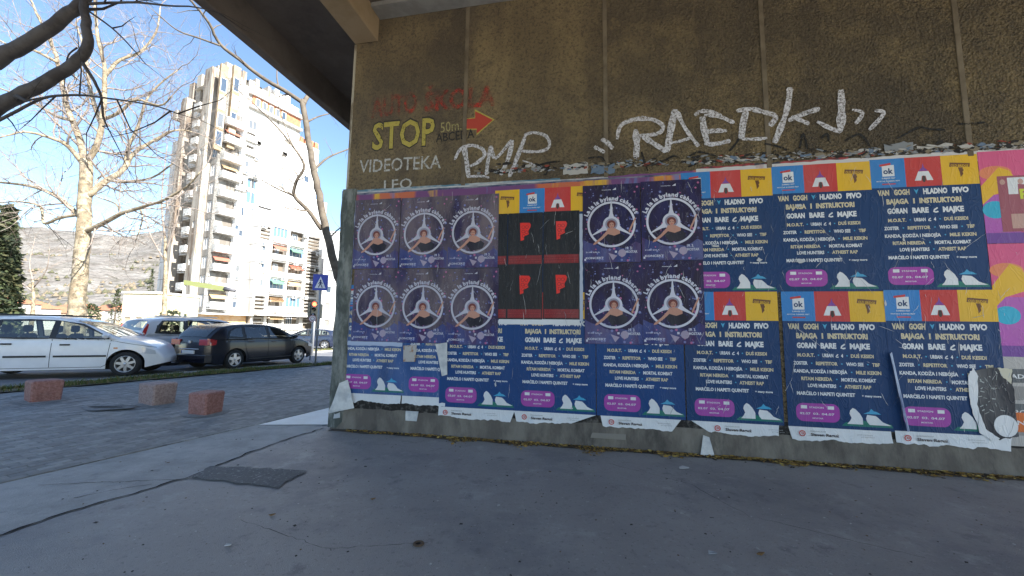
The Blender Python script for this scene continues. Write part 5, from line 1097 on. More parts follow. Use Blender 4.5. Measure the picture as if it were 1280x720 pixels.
tree('street_tree', 'slender grey-barked bare tree leaning beside the wall corner', [(421, 457), (433, 410), (430, 370), (422, 345), (413, 310), (404, 270), (397, 235), (390, 200), (383, 160), (378, 125)], 14.5, (.175, .10), [
    ([(378, 128), (355, 113), (325, 95), (300, 75), (275, 55), (262, 30), (245, 8), (228, -10)], -3, .085, .03), ([(379, 130), (386, 118), (394, 105), (398, 80)], 1, .09, .05), ([(402, 287), (386, 264), (368, 245), (371, 226), (380, 206), (360, 175), (330, 142), (300, 115)], -1, .085, .015), ([(368, 245), (347, 236), (325, 224)], 0, .04, .015, -.3), ([(378, 200), (365, 180), (355, 155), (345, 122)], 0, .035, .012, -.7), ([(393, 212), (410, 197), (434, 187)], 2, .05, .03), ([(385, 152), (400, 145), (422, 140)], 2, .04, .02), ([(275, 57), (250, 48), (222, 38), (200, 20)], -1, .035, .015, -2), ([(410, 300), (425, 285), (440, 280)], 1, .03, .02)],
    grey_b, grey_b, mat('grey_twig', (.13, .105, .08), .85), 9, 1, 1.2, .22)
near = [([(-250, 190), (-120, 150), (-40, 98), (0, 72), (40, 50), (78, 24), (104, 0), (125, -30)], 0, .115, .06), ([(-250, 240), (-120, 195), (-40, 160), (0, 133), (42, 110), (75, 92), (98, 75), (109, 55), (107, 25), (104, -25)], 0, .105, .045), ([(103, 78), (118, 102), (126, 120), (129, 145), (134, 158)], .2, .022, .01), ([(-30, 165), (0, 150), (30, 134), (60, 121), (100, 119), (128, 122), (165, 127), (200, 134), (222, 142)], -.3, .022, .006), ([(106, 5), (130, 4), (170, 3), (210, 7), (245, 9), (280, 18)], .3, .02, .006), ([(108, 12), (140, 35), (165, 60), (182, 80)], .5, .014, .005), ([(96, 60), (85, 70), (82, 92), (80, 110)], .3, .012, .004)]
tree('overhanging_tree', 'dark tree reaching thick bare branches in from the top left corner', [(-250, 560), (-255, 430), (-252, 320), (-250, 240), (-250, 180)], 5.0, (.26, .2), near, dark_b, dark_b, mat('dark_twig', (.05, .042, .038), .9), 4, 2, .9, .14)
# background bare trees thinly veiling the sky
for i, (x, y0, h, Y, lb) in enumerate([(-35, 400, 150, 26, 'bare pale tree at the far left edge behind the estate car'), (205, 400, 190, 30, 'thin bare tree in front of the left side of the tower'), (40, 400, 90, 38, 'small bare tree left of the plane tree trunk, far back')]):
    tree('bare_tree', lb, [(x, y0), (x+2, y0-h*.3), (x+1, y0-h*.55)], Y, (.16, .08), [([(x, y0-h*.4), (x-20, y0-h*.6), (x-30, y0-h*.9)], 1, .07, .02), ([(x+2, y0-h*.45), (x+18, y0-h*.7), (x+22, y0-h*1.0)], -1, .07, .02), ([(x+1, y0-h*.55), (x-3, y0-h*.8), (x+4, y0-h*1.15)], 0, .08, .02)], plane_b, plane_t, plane_t, 40+i, 2, 2.2, .6, 'bare trees across the street')
# evergreens
def evergreen(name, label, px, ybase, ytop, Y, wpx, seed, n=2600, dark=True, cone=True, group=None):
    rr = random.Random(seed); b = at(px, ybase, Y); b.z = g(b.x, b.y); H = at(px, ytop, Y).z-b.z; R = wpx/F*Y/2; root = thing(name, label, 'tree', b, 0, group)
    mb = MB(); mb.tube([(0, 0, 0), (0, 0, H*.9)], [R*.14, .03], 8); mb.build('trunk', grey_b, root)
    mb = MB()
    for i in range(n):
        t = rr.random()**.8; z = H*(.08+.92*t); rr_ = R*((1-t)**.8 if cone else math.sin(math.pi*min(1, .12+.85*t))**.6)*(.55+.6*rr.random()**.5)*(1+.3*noise.noise(Vector((t*6, i % 7, seed)))); a = rr.random()*6.283
        c_ = Vector((rr_*math.cos(a), rr_*math.sin(a), z)); s_ = min(.35, R*.11)*rr.uniform(.4, 1.4)
        v = [c_+Vector((rr.gauss(0, 1), rr.gauss(0, 1), rr.gauss(0, .7)))*s_ for _ in range(4)]; mb.add(v, [(0, 1, 2), (0, 2, 3)], rr.choice((0, 0, 1, 2)))
    mb.build('crown', [mat('needle_dark', (.022, .035, .014), .8), mat('needle_mid', (.045, .06, .02), .8), mat('needle_olive', (.075, .075, .03), .8)], root, 'stuff'); return root
evergreen('conifer_tree', 'dark green conifer at the far left edge of the view', -10, 405, 258, 24, 46, 1, 7500)
evergreen('cypress_tree', 'small dark cypress beside the left foot of the tower', 187, 372, 336, 55, 14, 2, 900)
evergreen('thuja_bush', 'brownish pointed evergreen left of the cream pavilion', 143, 402, 361, 42, 16, 3, 700)
evergreen('round_shrub', 'low green shrub between plane tree and cream pavilion', 112, 402, 380, 60, 18, 4, 900, cone=False)
evergreen('round_shrub', 'low bushes at the foot of the tower beside the silver car', 215, 404, 388, 40, 30, 7, 700, cone=False)

# ------------------------------------------------------------------ the tower block
A_ = Vector((.45, .893)); A_.normalize(); N_ = Vector((A_.y, -A_.x))         # along the right face, and its outward normal
P0 = at(252, 400, 62).xy
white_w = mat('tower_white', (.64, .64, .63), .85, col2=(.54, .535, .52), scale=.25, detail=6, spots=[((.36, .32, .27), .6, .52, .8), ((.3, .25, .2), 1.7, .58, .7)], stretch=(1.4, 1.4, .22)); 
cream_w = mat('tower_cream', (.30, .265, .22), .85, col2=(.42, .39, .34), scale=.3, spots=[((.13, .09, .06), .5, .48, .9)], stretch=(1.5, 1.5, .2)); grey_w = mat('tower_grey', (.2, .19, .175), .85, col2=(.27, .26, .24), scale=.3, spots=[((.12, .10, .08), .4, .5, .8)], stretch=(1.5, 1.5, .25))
def floor_lines(m):
    t = m.node_tree; L = t.links; b = t.nodes['Principled BSDF']; old = b.inputs['Base Color'].links[0].from_socket; geo = t.nodes.new('ShaderNodeNewGeometry'); s = t.nodes.new('ShaderNodeSeparateXYZ'); L.new(geo.outputs['Position'], s.inputs[0])
    a = t.nodes.new('ShaderNodeMath'); a.operation = 'PINGPONG'; a.inputs[1].default_value = 1.54; L.new(s.outputs[2], a.inputs[0]); r = t.nodes.new('ShaderNodeMath'); r.operation = 'LESS_THAN'; r.inputs[1].default_value = .045; L.new(a.outputs[0], r.inputs[0])
    mx = t.nodes.new('ShaderNodeMix'); mx.data_type = 'RGBA'; L.new(r.outputs[0], mx.inputs[0]); L.new(old, mx.inputs[6]); mx.inputs[7].default_value = (.17, .15, .13, 1); L.new(mx.outputs[2], b.inputs['Base Color'])
floor_lines(white_w)
ochre_w = mat('tower_ochre', (.30, .225, .14), .8, col2=(.19, .14, .09), scale=1); brick_w = mat('tower_brick', (.45, .17, .08), .85, col2=(.3, .12, .07), scale=2); wglass = mat('window_glass', (.05, .07, .10), .08, coat=1); wframe = mat('window_frame', (.68, .67, .64), .6); shut = mat('shutter', (.36, .28, .2), .7); curtain = mat('curtained_glass', (.30, .28, .25), .3, coat=.5); half_g = mat('grey_glass', (.12, .13, .14), .1, coat=1); dark_rec = mat('loggia_wall', (.16, .13, .10), .9); bl_glass = mat('blue_glazing', (.10, .17, .26), .15, coat=.8); railm = mat('balcony_panel', (.60, .60, .58), .8, col2=(.44, .42, .39), scale=2)
tower = thing('tower_block', 'tall white stepped residential tower with balconies behind the cars', 'building', (P0.x, P0.y, 0), math.atan2(A_.y, A_.x))
# local frame of the tower: x along the right face (away), -y outwards to the right, z up; the left face looks to -x
def face_r(px, py, out=0):
    """pixel -> (x, z) on the right face, pushed outwards by out"""
    o = Vector((0, 0, EYE)); d = ray(px, py); n3 = Vector((N_.x, N_.y, 0)); q = Vector((P0.x, P0.y, 0))+n3*out
    t = (q-o).dot(n3)/d.dot(n3); p = o+d*t; return ((p.xy-P0).dot(A_), p.z)
def face_l(px, py, out=0):
    o = Vector((0, 0, EYE)); d = ray(px, py); n3 = Vector((-A_.x, -A_.y, 0)); q = Vector((P0.x, P0.y, 0))+n3*out
    t = (q-o).dot(n3)/d.dot(n3); p = o+d*t; return ((p.xy-P0).dot(-N_), p.z)
RZ = Matrix.Identity(4)
LZ = Matrix(((0, 1, 0, 0), (-1, 0, 0, 0), (0, 0, 1, 0), (0, 0, 0, 1)))           # left face: (u, v, z) -> x=v, y=-u ; mirrored below
def facade(root, name, x0, x1, z0, z1, y, holes, m, M=RZ, flip=False):
    """wall sheet with real openings: holes (xa, za, xb, zb, depth, kind)"""
    holes = [h for h in holes if h[2] > x0+.05 and h[0] < x1-.05 and h[3] < z1 and h[1] > z0]
    X = sorted({x0, x1, *[min(max(h[0], x0), x1) for h in holes], *[min(max(h[2], x0), x1) for h in holes]}); Z = sorted({z0, z1, *[h[1] for h in holes], *[h[3] for h in holes]}); mb = MB()
    def quad(a, b, c_, d, mi=0):
        v = [a, b, c_, d]; mb.add(v[::-1] if flip else v, [(0, 1, 2, 3)], mi, False, M)
    for xa, xb in zip(X[:-1], X[1:]):
        run = None
        for za, zb in zip(Z[:-1], Z[1:]):
            cx, cz = (xa+xb)/2, (za+zb)/2; solid = not any(h[0] < cx < h[2] and h[1] < cz < h[3] for h in holes)
            if solid: run = [za, zb] if run is None else [run[0], zb]
            if (not solid or zb == Z[-1]) and run: quad((xa, y, run[0]), (xb, y, run[0]), (xb, y, run[1]), (xa, y, run[1])); run = None
    for xa, za, xb, zb, dp, kd in holes:
        b = y+dp
        quad((xa, y, za), (xa, b, za), (xa, b, zb), (xa, y, zb)); quad((xb, b, za), (xb, y, za), (xb, y, zb), (xb, b, zb)); quad((xa, y, za), (xb, y, za), (xb, b, za), (xa, b, za)); quad((xa, b, zb), (xb, b, zb), (xb, y, zb), (xa, y, zb))
        if dp > .5: quad((xa, b, za), (xb, b, za), (xb, b, zb), (xa, b, zb), 1)
    mb.build(name, [m, dark_rec], root)
    return holes
def window_mesh(w_, h_, panes, gl=wglass):
    mb = MB(); t = .07; mb.box((0, 0, 0), (w_, .06, t)); mb.box((0, 0, h_-t), (w_, .06, h_)); n = panes
    for i in range(n+1):
        x = (w_-t)*i/n; mb.box((x, 0, t), (x+t, .06, h_-t))
    mb.add([(0, .045, 0), (w_, .045, 0), (w_, .045, h_), (0, .045, h_)], [(0, 1, 2, 3)], 1); return mb.mesh('window', [wframe, gl])
_wm = {}; nparts = [0]
def put(root, me, x, y, z, nm, left=False):
    o = bpy.data.objects.new(nm, me); C.objects.link(o); o.parent = root
    if left: o.location = (y, -x, z); o.rotation_euler = (0, 0, -math.pi/2)
    else: o.location = (x, y, z)
    nparts[0] += 1; return o
_wr = random.Random(17)
def fit_window(root, x0, z0, x1, z1, y, left=False, gl=wglass, panes=None):
    if gl is wglass: gl = _wr.choice((wglass, wglass, curtain, shut, half_g))
    w_, h_ = round(x1-x0, 2), round(z1-z0, 2); n = panes or max(1, round(w_/.75)); k = (w_, h_, n, gl.name)
    if k not in _wm: _wm[k] = window_mesh(w_, h_, n, gl)
    put(root, _wm[k], x0, y, z0, 'window', left)
def balcony_mesh(w_, dp, rail=1.0, solid=True, bar=False):
    k = ('b', round(w_, 2), round(dp, 2), solid)
    if k not in _wm:
        mb = MB(); mb.box((0, -dp, -.16), (w_, 0, 0))
        if solid: mb.box((0, -dp, .12), (w_, -dp+.08, rail)); mb.box((0, -dp+.08, .12), (.08, 0, rail)); mb.box((w_-.08, -dp+.08, .12), (w_, 0, rail))
        else:
            mb.box((0, -dp, rail-.06), (w_, -dp+.05, rail), 1)
            for i in range(int(w_/.22)+1): mb.box((min(i*.22, w_-.03), -dp, 0), (min(i*.22, w_-.03)+.03, -dp+.03, rail-.06), 1)
        _wm[k] = mb.mesh('balcony', [railm, blkpl])
    return _wm[k]
FL = 3.08
# -- right face, main body
tR = lambda px, z=1.6, out=0: face_r(px, 405.5-(z-1.6)*0, out)[0]
t_bal0, t_bal1 = face_r(255, 404)[0], face_r(281, 404)[0]; t313 = face_r(313, 404)[0]
T1, T2, T3, T4 = face_r(357, 404)[0], face_r(384, 404)[0], face_r(399, 404)[0], face_r(440, 404)[0]
HM, HR2, HR3, HR4 = 43.5, 38.0, 27.5, 20.0
HD_ = 21.5; DOUT = 3.0
holes = []
def hole_px(x0, y0, x1, y1, dp, kd, out=0):
    a = face_r(x0, y1, out); b = face_r(x1, y0, out); return (round(a[0], 2), round(min(a[1], b[1])+.05, 2), round(b[0], 2), round((face_r((x0+x1)/2, y0, out)[1]), 2), dp, kd)
for (x0, y0, x1, y1, dp, kd) in [(311, 151, 322, 160, .15, 'w'), (308, 166, 320, 175, 1.1, 'l'), (307, 182, 318, 192, 1.1, 'l'), (295, 207, 309, 216, .15, 'w'), (294, 225, 306, 236, 1.1, 'l'), (309, 223, 323, 234, .6, 'g'), (307, 240, 320, 253, .15, 'g'), (324, 126, 329, 135, .15, 'w'), (292, 169, 295, 174, .15, 'w'), (336, 239, 340, 248, .15, 'w'), (322, 259, 340, 267, 1.1, 'l'), (278, 210, 287, 219, .15, 's'), (301, 259, 306, 270, .15, 'w'), (293, 281, 299, 289, .15, 'w'), (291, 304, 295, 310, .15, 'w'), (380, 220, 387, 227, .15, 'w'), (358, 178, 363, 186, .15, 'w'), (352, 205, 356, 212, .15, 'w'), (366, 240, 371, 247, .15, 'w'), (346, 150, 350, 157, .15, 'w'), (341, 196, 345, 203, .15, 'w')]:
    holes.append(hole_px(x0, y0, x1, y1, dp, kd))
# loggia bays above the balcony column
for k in range(13):
    z = 1.0+FL*k
    if z < 37: holes.append((round(t_bal0+.3, 2), round(z+.1, 2), round(t_bal1-.2, 2), round(z+2.7, 2), 1.0, 'b'))
    if z < 40 and t_bal0 > 1.5: holes.append((round(.35, 2), round(z+.5, 2), round(t_bal0-.35, 2), round(z+2.1, 2), .15, 'g'))
tw_ = face_r(296, 404)[0]
for k in range(9):
    if k not in (5, 6): holes.append((round(t_bal1+.9, 2), round(4.4+FL*k, 2), round(t_bal1+1.6, 2), round(5.5+FL*k, 2), .15, 'w'))
    if k < 4 or k == 8: holes.append((round(tw_+.5, 2), round(4.1+FL*k, 2), round(tw_+1.9, 2), round(5.7+FL*k, 2), .15, 's' if k == 2 else 'w'))
hs = facade(tower, 'wall', 0, T1, 0, HM, 0, holes, white_w)
for xa, za, xb, zb, dp, kd in hs:
    if kd == 'w': fit_window(tower, xa, za, xb, zb, dp-.07)
    elif kd == 's': fit_window(tower, xa, za, xb, zb, dp-.07, gl=shut)
    elif kd == 'g': fit_window(tower, xa, za, xb, zb, dp-.07, gl=bl_glass)
    elif kd == 'l': fit_window(tower, xa+.15, za, xb-.2, zb-.25, dp-.08); put(tower, balcony_mesh(xb-xa+.3, .5, .95, True), xa-.15, 0, za, 'balcony')
    elif kd == 'b': fit_window(tower, xa+.2, za, xb-.2, zb-.15, dp-.08, gl=wglass); put(tower, balcony_mesh(t_bal1-t_bal0, 1.25, 1.0, True), t_bal0, 0, za, 'balcony')
hs = facade(tower, 'wall', T1, T2, 0, HR2, .02, [h for h in holes if h[0] > T1], white_w)
for h in hs: fit_window(tower, h[0], h[1], h[2], h[3], h[4]-.07)
hs = facade(tower, 'wall', T2, T3, 0, HR3, .04, [h for h in holes if h[0] > T2], white_w)
hs = facade(tower, 'wall', T3, T4+2, 0, HR4, .06, [(T3+1.5, 5+FL*k, T3+3.0, 6.4+FL*k, .15, 'w') for k in range(4)], white_w)
for h in hs: fit_window(tower, h[0], h[1], h[2], h[3], h[4]-.01)
# projecting lower block on the right
tD0 = face_r(313, 404, DOUT)[0]; tD1 = face_r(397, 404, DOUT)[0]
cols = [face_r(x, 404, DOUT)[0] for x in (316, 329, 333, 352, 355, 374, 378, 393)]
hd_ = []
for k in range(7):
    z = .9+FL*k
    for c_ in (1, 2):
        xa, xb = cols[2*c_], cols[2*c_+1]
        if z+2.4 < HD_: hd_.append((round(xa, 2), round(z+.1, 2), round(xb, 2), round(z+2.75, 2), 1.0 if (k+c_) % 3 else .25, 'b' if (k+c_) % 3 else 'g'))
    xa, xb = cols[0], cols[1]
    if k not in (2, 3, 4): hd_.append((round(xa, 2), round(z+.1, 2), round(xb, 2), round(z+2.7, 2), .6, 'n'))
    hd_.append((round(cols[6], 2), round(z+.1, 2), round(cols[7], 2), round(z+2.7, 2), .6, 'n'))
    if k in (2, 3, 4): hd_.append((round(xa+.6, 2), round(z+1.2, 2), round(xb-.5, 2), round(z+2.3, 2), .15, 'w'))
hs = facade(tower, 'wall', tD0, tD1, 0, HD_, -DOUT, hd_, white_w)
for xa, za, xb, zb, dp, kd in hs:
    if kd == 'w': fit_window(tower, xa, za, xb, zb, -DOUT+dp-.07)
    elif kd == 'n': continue
    elif kd == 'g': fit_window(tower, xa, za+.85, xb, zb, -DOUT+dp-.07, gl=bl_glass, panes=4); put(tower, balcony_mesh(xb-xa, .35, .85, True), xa, -DOUT, za, 'balcony')
    else: fit_window(tower, xa+.9, za, xb-.9, zb-.3, -DOUT+dp-.08, panes=3); put(tower, balcony_mesh(xb-xa, .35, .85, True), xa, -DOUT, za, 'balcony')
mb = MB()
slm = MB(); slw = round(cols[1]-cols[0], 2); slm.box((0, -.02, 0), (slw, .1, .30)); slm = slm.mesh('slat', [grey_w]); slw2 = cols[7]-cols[6]
k = 0; z = 2.0
while z < HD_-1.2:
    if int((z-.9)/FL) not in (2, 3, 4) or (z-.9) % FL < 1.0: put(tower, slm, cols[0], -DOUT, z, 'slat')
    o = put(tower, slm, cols[6], -DOUT, z, 'slat'); o.scale = (slw2/slw, 1, 1); z += .64
mb = MB()                                                # sides and roofs
mb.add([(tD0, 0, 0), (tD0, -DOUT, 0), (tD0, -DOUT, HD_), (tD0, 0, HD_)], [(0, 1, 2, 3)]); mb.add([(tD1, -DOUT, 0), (tD1, 0, 0), (tD1, 0, HD_), (tD1, -DOUT, HD_)], [(0, 1, 2, 3)]); mb.add([(tD0, -DOUT, HD_-.01), (tD1, -DOUT, HD_-.01), (tD1, 0, HD_-.01), (tD0, 0, HD_-.01)], [(0, 1, 2, 3)])
for a, b, h in ((T1, T2, HR2), (T2, T3, HR3), (T3, T4+2, HR4)): mb.add([(a, .02, h), (b, .02, h), (b, 18, h), (a, 18, h)], [(0, 1, 2, 3)])
for a, h0, h1 in ((T1, HR2, HM), (T2, HR3, HR2), (T3, HR4, HR3), (T4+2, 0, HR4)): mb.add([(a, .02, h0), (a, 18, h0), (a, 18, h1), (a, .02, h1)], [(0, 1, 2, 3)])
mb.add([(0, 0, HM), (T1, 0, HM), (T1, 10, HM), (0, 10, HM)], [(0, 1, 2, 3)]); mb.build('side_walls', white_w, tower)
# corner fins with ochre panels near the top, roof works
for (xa, xb, out, z0, z1) in ((-.9, .25, .5, 30, 44.8), (.9, 2.0, .7, 31, 45.6)):
    mb = MB(); mb.box((xa, -out, z0), (xb, 0, z1)); mb.build('corner_fin', ochre_w, tower, label='ochre panelled corner fin')
    for k in range(4): fit_window(tower, xa+.1, z0+.8+FL*k, xb-.1, z0+3.2+FL*k, -out-.06, gl=wglass)
mb = MB(); mb.box((t_bal1+1.5, .3, HM), (T1-.3, 6, HM+1.1)); mb.build('penthouse', white_w, tower)
_rr = random.Random(3)
for k in range(11):
    x = .4+k*(T1-1.5)/11; mb = MB(); mb.box((x, -.02-.3*(k % 2), HM-.1), (x+_rr.uniform(.5, 1.1), _rr.uniform(1, 3), HM+_rr.uniform(.5, 2.4))); mb.build('roof_block', _rr.choice((white_w, cream_w, railm)), tower)
for k in range(4):
    x = T1+.2+k*1.1; mb = MB(); mb.box((x, .1, HR2-.05), (x+.8, 2, HR2+_rr.uniform(.5, 1.9))); mb.build('roof_block', _rr.choice((white_w, brick_w)), tower)
for k in range(7):
    u = 1.0+k*2.6; mb = MB(); mb.box((.5, u, 40), (2.4, u+_rr.uniform(.8, 1.6), 44.8+_rr.uniform(-.4, 1.8)-max(0, k-4)*2)); mb.build('roof_block', cream_w, tower)
mb = MB(); mb.box((4.5, -.25, HM-3.2), (T1-.2, -.01, HM-1.2)); mb.build('brick_band', brick_w, tower, label='brick-orange recessed storey near the top')
mb = MB(); mb.box((3.8, -.75, HM-1.2), (T1+.1, -.01, HM-.5)); mb.build('roof_parapet', white_w, tower); mb = MB(); mb.box((4.0, -.7, HM-3.6), (T1+.1, -.01, HM-3.2)); mb.build('roof_terrace', railm, tower)
for k in range(5): fit_window(tower, 5+k*1.2, HM-3.0, 5.8+k*1.2, HM-1.5, -.32)
mb = MB(); mb.box((T1-3.5, 1.5, HM), (T1-1.8, 4, HM+2.2)); mb.build('stair_house', brick_w, tower)
mb = MB(); mb.tube([(2.5, 3, HM), (2.5, 3, HM+3.5)], .05, 6); mb.tube([(2.0, 3, HM+2.6), (3.0, 3, HM+2.6)], .03, 6); mb.build('roof_aerial', galv, tower)
# -- left face: slabs of different height and depth
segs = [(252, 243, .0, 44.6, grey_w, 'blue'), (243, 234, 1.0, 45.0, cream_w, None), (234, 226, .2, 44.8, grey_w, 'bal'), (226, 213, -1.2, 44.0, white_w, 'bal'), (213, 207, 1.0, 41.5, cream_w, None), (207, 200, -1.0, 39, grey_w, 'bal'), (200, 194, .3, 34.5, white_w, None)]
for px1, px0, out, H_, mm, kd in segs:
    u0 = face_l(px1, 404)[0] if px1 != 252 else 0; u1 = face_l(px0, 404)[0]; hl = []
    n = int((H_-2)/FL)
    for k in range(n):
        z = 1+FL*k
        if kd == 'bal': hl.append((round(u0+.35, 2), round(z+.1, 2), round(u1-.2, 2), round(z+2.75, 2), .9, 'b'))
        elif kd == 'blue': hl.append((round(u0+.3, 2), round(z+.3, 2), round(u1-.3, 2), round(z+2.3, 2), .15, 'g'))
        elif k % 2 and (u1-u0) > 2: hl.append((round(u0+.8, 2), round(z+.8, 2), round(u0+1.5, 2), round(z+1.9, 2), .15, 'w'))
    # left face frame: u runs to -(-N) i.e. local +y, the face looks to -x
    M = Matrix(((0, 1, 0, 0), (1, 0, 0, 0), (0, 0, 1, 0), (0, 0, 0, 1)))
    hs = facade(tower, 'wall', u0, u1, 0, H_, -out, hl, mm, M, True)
    def putl(me, u, y, z, nm):
        o = bpy.data.objects.new(nm, me); C.objects.link(o); o.parent = tower; o.location = (y, u, z); o.rotation_euler = (0, 0, -math.pi/2); return o
    for xa, za, xb, zb, dp, kk in hs:
        w_ = xb-xa
        key = (round(w_-.1, 2), round(zb-za-.1, 2), 2, 'bl_glass' if kk == 'g' else 'wglass')
        if key not in _wm: _wm[key] = window_mesh(key[0], key[1], 2, bl_glass if kk == 'g' else wglass)
        putl(_wm[key], xb-.05, -out+dp-.08, za+.02, 'window')
        if kk == 'b': putl(balcony_mesh(u1-u0-.2, 1.1, 1.0, True), u1-.1, -out, za, 'balcony')
    mb = MB(); mb.add([(-out, u0, 0), (3, u0, 0), (3, u0, H_), (-out, u0, H_)], [(0, 1, 2, 3)]); mb.add([(-out, u1, 0), (3, u1, 0), (3, u1, H_), (-out, u1, H_)], [(3, 2, 1, 0)]); mb.add([(-out, u0, H_), (6, u0, H_), (6, u1, H_), (-out, u1, H_)], [(0, 1, 2, 3)]); mb.add([(6, u0, 0), (6, u1, 0), (6, u1, H_), (6, u0, H_)], [(0, 1, 2, 3)]); mb.build('slab_side', mm, tower)
mb = MB(); mb.box((-1.5, -2.2, 0), (t_bal1+2, -.02, 3.1)); mb.build('shop_front', mat('shop_orange', (.5, .3, .14), .8, col2=(.6, .45, .3), scale=.8), tower)
mb = MB(); mb.box((-1.8, -3.6, 3.1), (t_bal1+2.4, -.02, 3.35)); mb.box((tD0, -DOUT-1.6, 3.2), (tD1+4, -DOUT-.02, 3.5)); mb.build('canopy', railm, tower)

acm = MB(); acm.box((0, -.35, 0), (.85, 0, .6), bev=.03); acm.lathe([(0, -.36), (.22, -.36), (.25, -.352)], 14, 1, Matrix.Translation((.33, 0, .3))); acm = acm.mesh('air_conditioner', [railm, half_g])
_ar = random.Random(23)
for k in range(34):
    if k < 14: put(tower, acm, _ar.uniform(tD0+.3, tD1-1.2), -DOUT-.0, .35+FL*_ar.randint(1, 5)+_ar.choice((0, 2.5)), 'air_conditioner')
    else: put(tower, acm, _ar.choice((t_bal1+.7, t_bal1+2.3, T1-3.2, T1-1.3)), 0, 3+FL*_ar.randint(1, 11), 'air_conditioner')
aw = MB(); aw.add([(0, 0, .9), (2.4, 0, .9), (2.4, -.9, .3), (0, -.9, .3)], [(3, 2, 1, 0)]); aw.box((0, -.93, .12), (2.4, -.9, .32)); aw = [aw.mesh('awning', [mat('awning_'+n_, c_, .8)]) for n_, c_ in (('tan', (.4, .28, .15)), ('green', (.1, .2, .14)), ('red', (.36, .12, .08)))]
for k in range(9): put(tower, _ar.choice(aw), _ar.choice((cols[2], cols[4])), -DOUT-.02, 1+FL*_ar.randint(0, 5)+1.5, 'awning')
for k in range(5): put(tower, _ar.choice(aw), t_bal0+.2, -.05, 1+FL*_ar.randint(0, 10)+1.5, 'awning')

# other buildings
def simple_building(name, label, c0, c1, zt, dep, wallm, rows, ncol, roofm=None, Y0=None, ww=.9, wh=1.2, gl=wglass):
    a, b = Vector(c0), Vector(c1); d = b-a; L = d.length; root = thing(name, label, 'building', (a.x, a.y, 0), math.atan2(d.y, d.x)); hl = []
    for r in rows:
        for k in range(ncol): x = L*(k+.5)/ncol; hl.append((round(x-ww/2, 2), r, round(x+ww/2, 2), round(r+wh, 2), .14, 'w'))
    facade(root, 'wall', 0, L, 0, zt, 0, hl, wallm)
    for h in hl: fit_window(root, h[0], h[1], h[2], h[3], .07, gl=gl)
    mb = MB(); mb.add([(0, 0, 0), (0, dep, 0), (0, dep, zt), (0, 0, zt)], [(0, 1, 2, 3)]); mb.add([(L, 0, 0), (L, dep, 0), (L, dep, zt), (L, 0, zt)], [(3, 2, 1, 0)]); mb.add([(0, dep, 0), (L, dep, 0), (L, dep, zt), (0, dep, zt)], [(3, 2, 1, 0)]); mb.build('side_wall', wallm, root)
    mb = MB()
    if roofm: mb.add([(-.3, -.3, zt), (L+.3, -.3, zt), (L+.3, dep+.3, zt), (-.3, dep+.3, zt), (0+.3*L, dep/2, zt+min(2, dep*.22)), (.7*L, dep/2, zt+min(2, dep*.22))], [(0, 1, 5, 4), (1, 2, 5), (2, 3, 4, 5), (3, 0, 4)])
    else: mb.box((-.15, -.15, zt), (L+.15, dep+.15, zt+.25))
    mb.build('roof', roofm or railm, root); return root
roof_t = mat('roof_tile', (.36, .15, .08), .85, col2=(.28, .12, .07), scale=3)
simple_building('cream_pavilion', 'low cream pavilion between the plane tree and the tower', at(151, 400, 45).xy, at(194, 400, 45).xy, 5.0, 6, mat('cream_render', (.62, .52, .33), .85, col2=(.66, .6, .42), scale=.7), (1.0,), 3, ww=.8, wh=1.3, gl=shut)
simple_building('white_annex', 'white building glimpsed between leaning tree and wall corner', at(400, 400, 72).xy, at(448, 400, 72).xy, 19.0, 12, white_w, (1.5, 4.6, 7.7, 10.8, 13.9), 3)
fr = [(-70, -20, 4.5, 60), (5, 22, 4.2, 75), (28, 60, 3.6, 85), (64, 88, 5.0, 95), (108, 128, 4.5, 90), (130, 150, 3.8, 70)]
lbs = ['low pale house behind the left edge conifer', 'small white house at the foot of the hill, far left', 'long low house left of the plane tree trunk', 'small house touching the left side of the plane tree trunk', 'small house touching the right side of the plane tree trunk', 'low house directly left of the cream pavilion']
hm = [white_w, mat('house_white', (.62, .6, .56), .9), mat('house_tan', (.5, .42, .32), .9), white_w, mat('house_peach', (.58, .45, .34), .9), mat('house_grey', (.45, .43, .4), .9)]
for (x0, x1, z_, Y), lb, m_ in zip(fr, lbs, hm): simple_building('small_house', lb, at(x0, 400, Y).xy, at(x1, 400, Y).xy, z_, 7, m_, (1.0,), 3, roof_t, ww=.9, wh=1.1)
# houses scattered on the lower slope
rr = random.Random(8); 
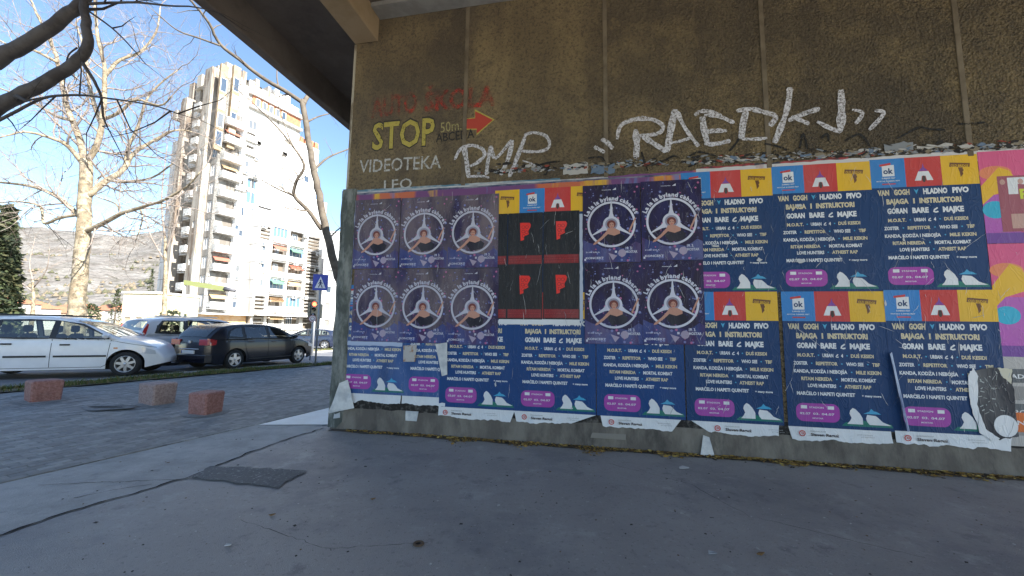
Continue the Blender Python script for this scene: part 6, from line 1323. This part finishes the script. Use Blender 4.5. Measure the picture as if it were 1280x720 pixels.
# ------------------------------------------------------------------ hills
def ridge(x, Y=900):
    px = 640+x/Y*F; base = lerp_tab([(-900, 150), (-400, 200), (-60, 206), (40, 222), (90, 216), (150, 205), (200, 224), (300, 190), (450, 150), (900, 90), (1600, 60)], px); return base
mb = MB(); nxh, nyh = 190, 46; v = []
def hill_z(x, y):
    t = (y-160)/740; px = 640+x/y*F; R_ = ridge((px-640)/F*900); k = max(0, min(1, t)); s_ = k**1.35
    z = R_*s_+(18*noise.noise(Vector((x*.006, y*.006, 0)))+9*noise.noise(Vector((x*.02, y*.02, 3))))*min(1, k*4)*(1 if k < .9 else .6)+3.5*noise.noise(Vector((x*.07, y*.07, 7)))*min(1, k*6)
    if t > 1: z = R_-(y-900)*.25
    return max(z, -2) if k > 0 else -2
for j in range(nyh+1):
    y = 150+(1000-150)*(j/nyh)
    for i in range(nxh+1):
        u = -2.6+3.9*i/nxh; x = u*y; v.append((x, y, hill_z(x, y)))
n = nxh+1; mb.add(v, [(j*n+i, j*n+i+1, (j+1)*n+i+1, (j+1)*n+i) for j in range(nyh) for i in range(nxh)], 0, True)
hill_m = mat('rocky_slope', (.12, .105, .09), .95, col2=(.215, .20, .18), scale=.035, detail=12, bump=1, bscale=.12, bdist=4, lo=.38, hi=.62, spots=[((.06, .055, .035), .05, .52, .6), ((.30, .27, .24), .09, .56, .7), ((.035, .035, .025), .3, .54, .8), ((.34, .31, .28), .5, .62, .8)])
structure(mb.build('hills', hill_m))
mb = MB()
for i in range(2600):                                    # scrub dotted over the slope
    y = rr.uniform(180, 620); u = rr.uniform(-1.5, -.3); x = u*y; z = hill_z(x, y); s_ = rr.uniform(1.2, 3.2)
    if noise.noise(Vector((x*.01, y*.01, 9))) < -.1: continue
    c_ = Vector((x, y, z+s_*.4)); vv = [c_+Vector((s_*math.cos(a)*rr.uniform(.6, 1), s_*math.sin(a)*rr.uniform(.6, 1), -s_*.3)) for a in (0, 1.25, 2.5, 3.8, 5)]+[c_+Vector((0, 0, s_*.8))]
    mb.add(vv, [(k, (k+1) % 5, 5) for k in range(5)], rr.choice((0, 1)))
tag(mb.build('scrub', [mat('scrub_dark', (.075, .075, .04), .9), mat('scrub_brown', (.15, .12, .08), .9)]), 'scrubby bushes dotted over the rocky hillside', 'bushes', kind='stuff')
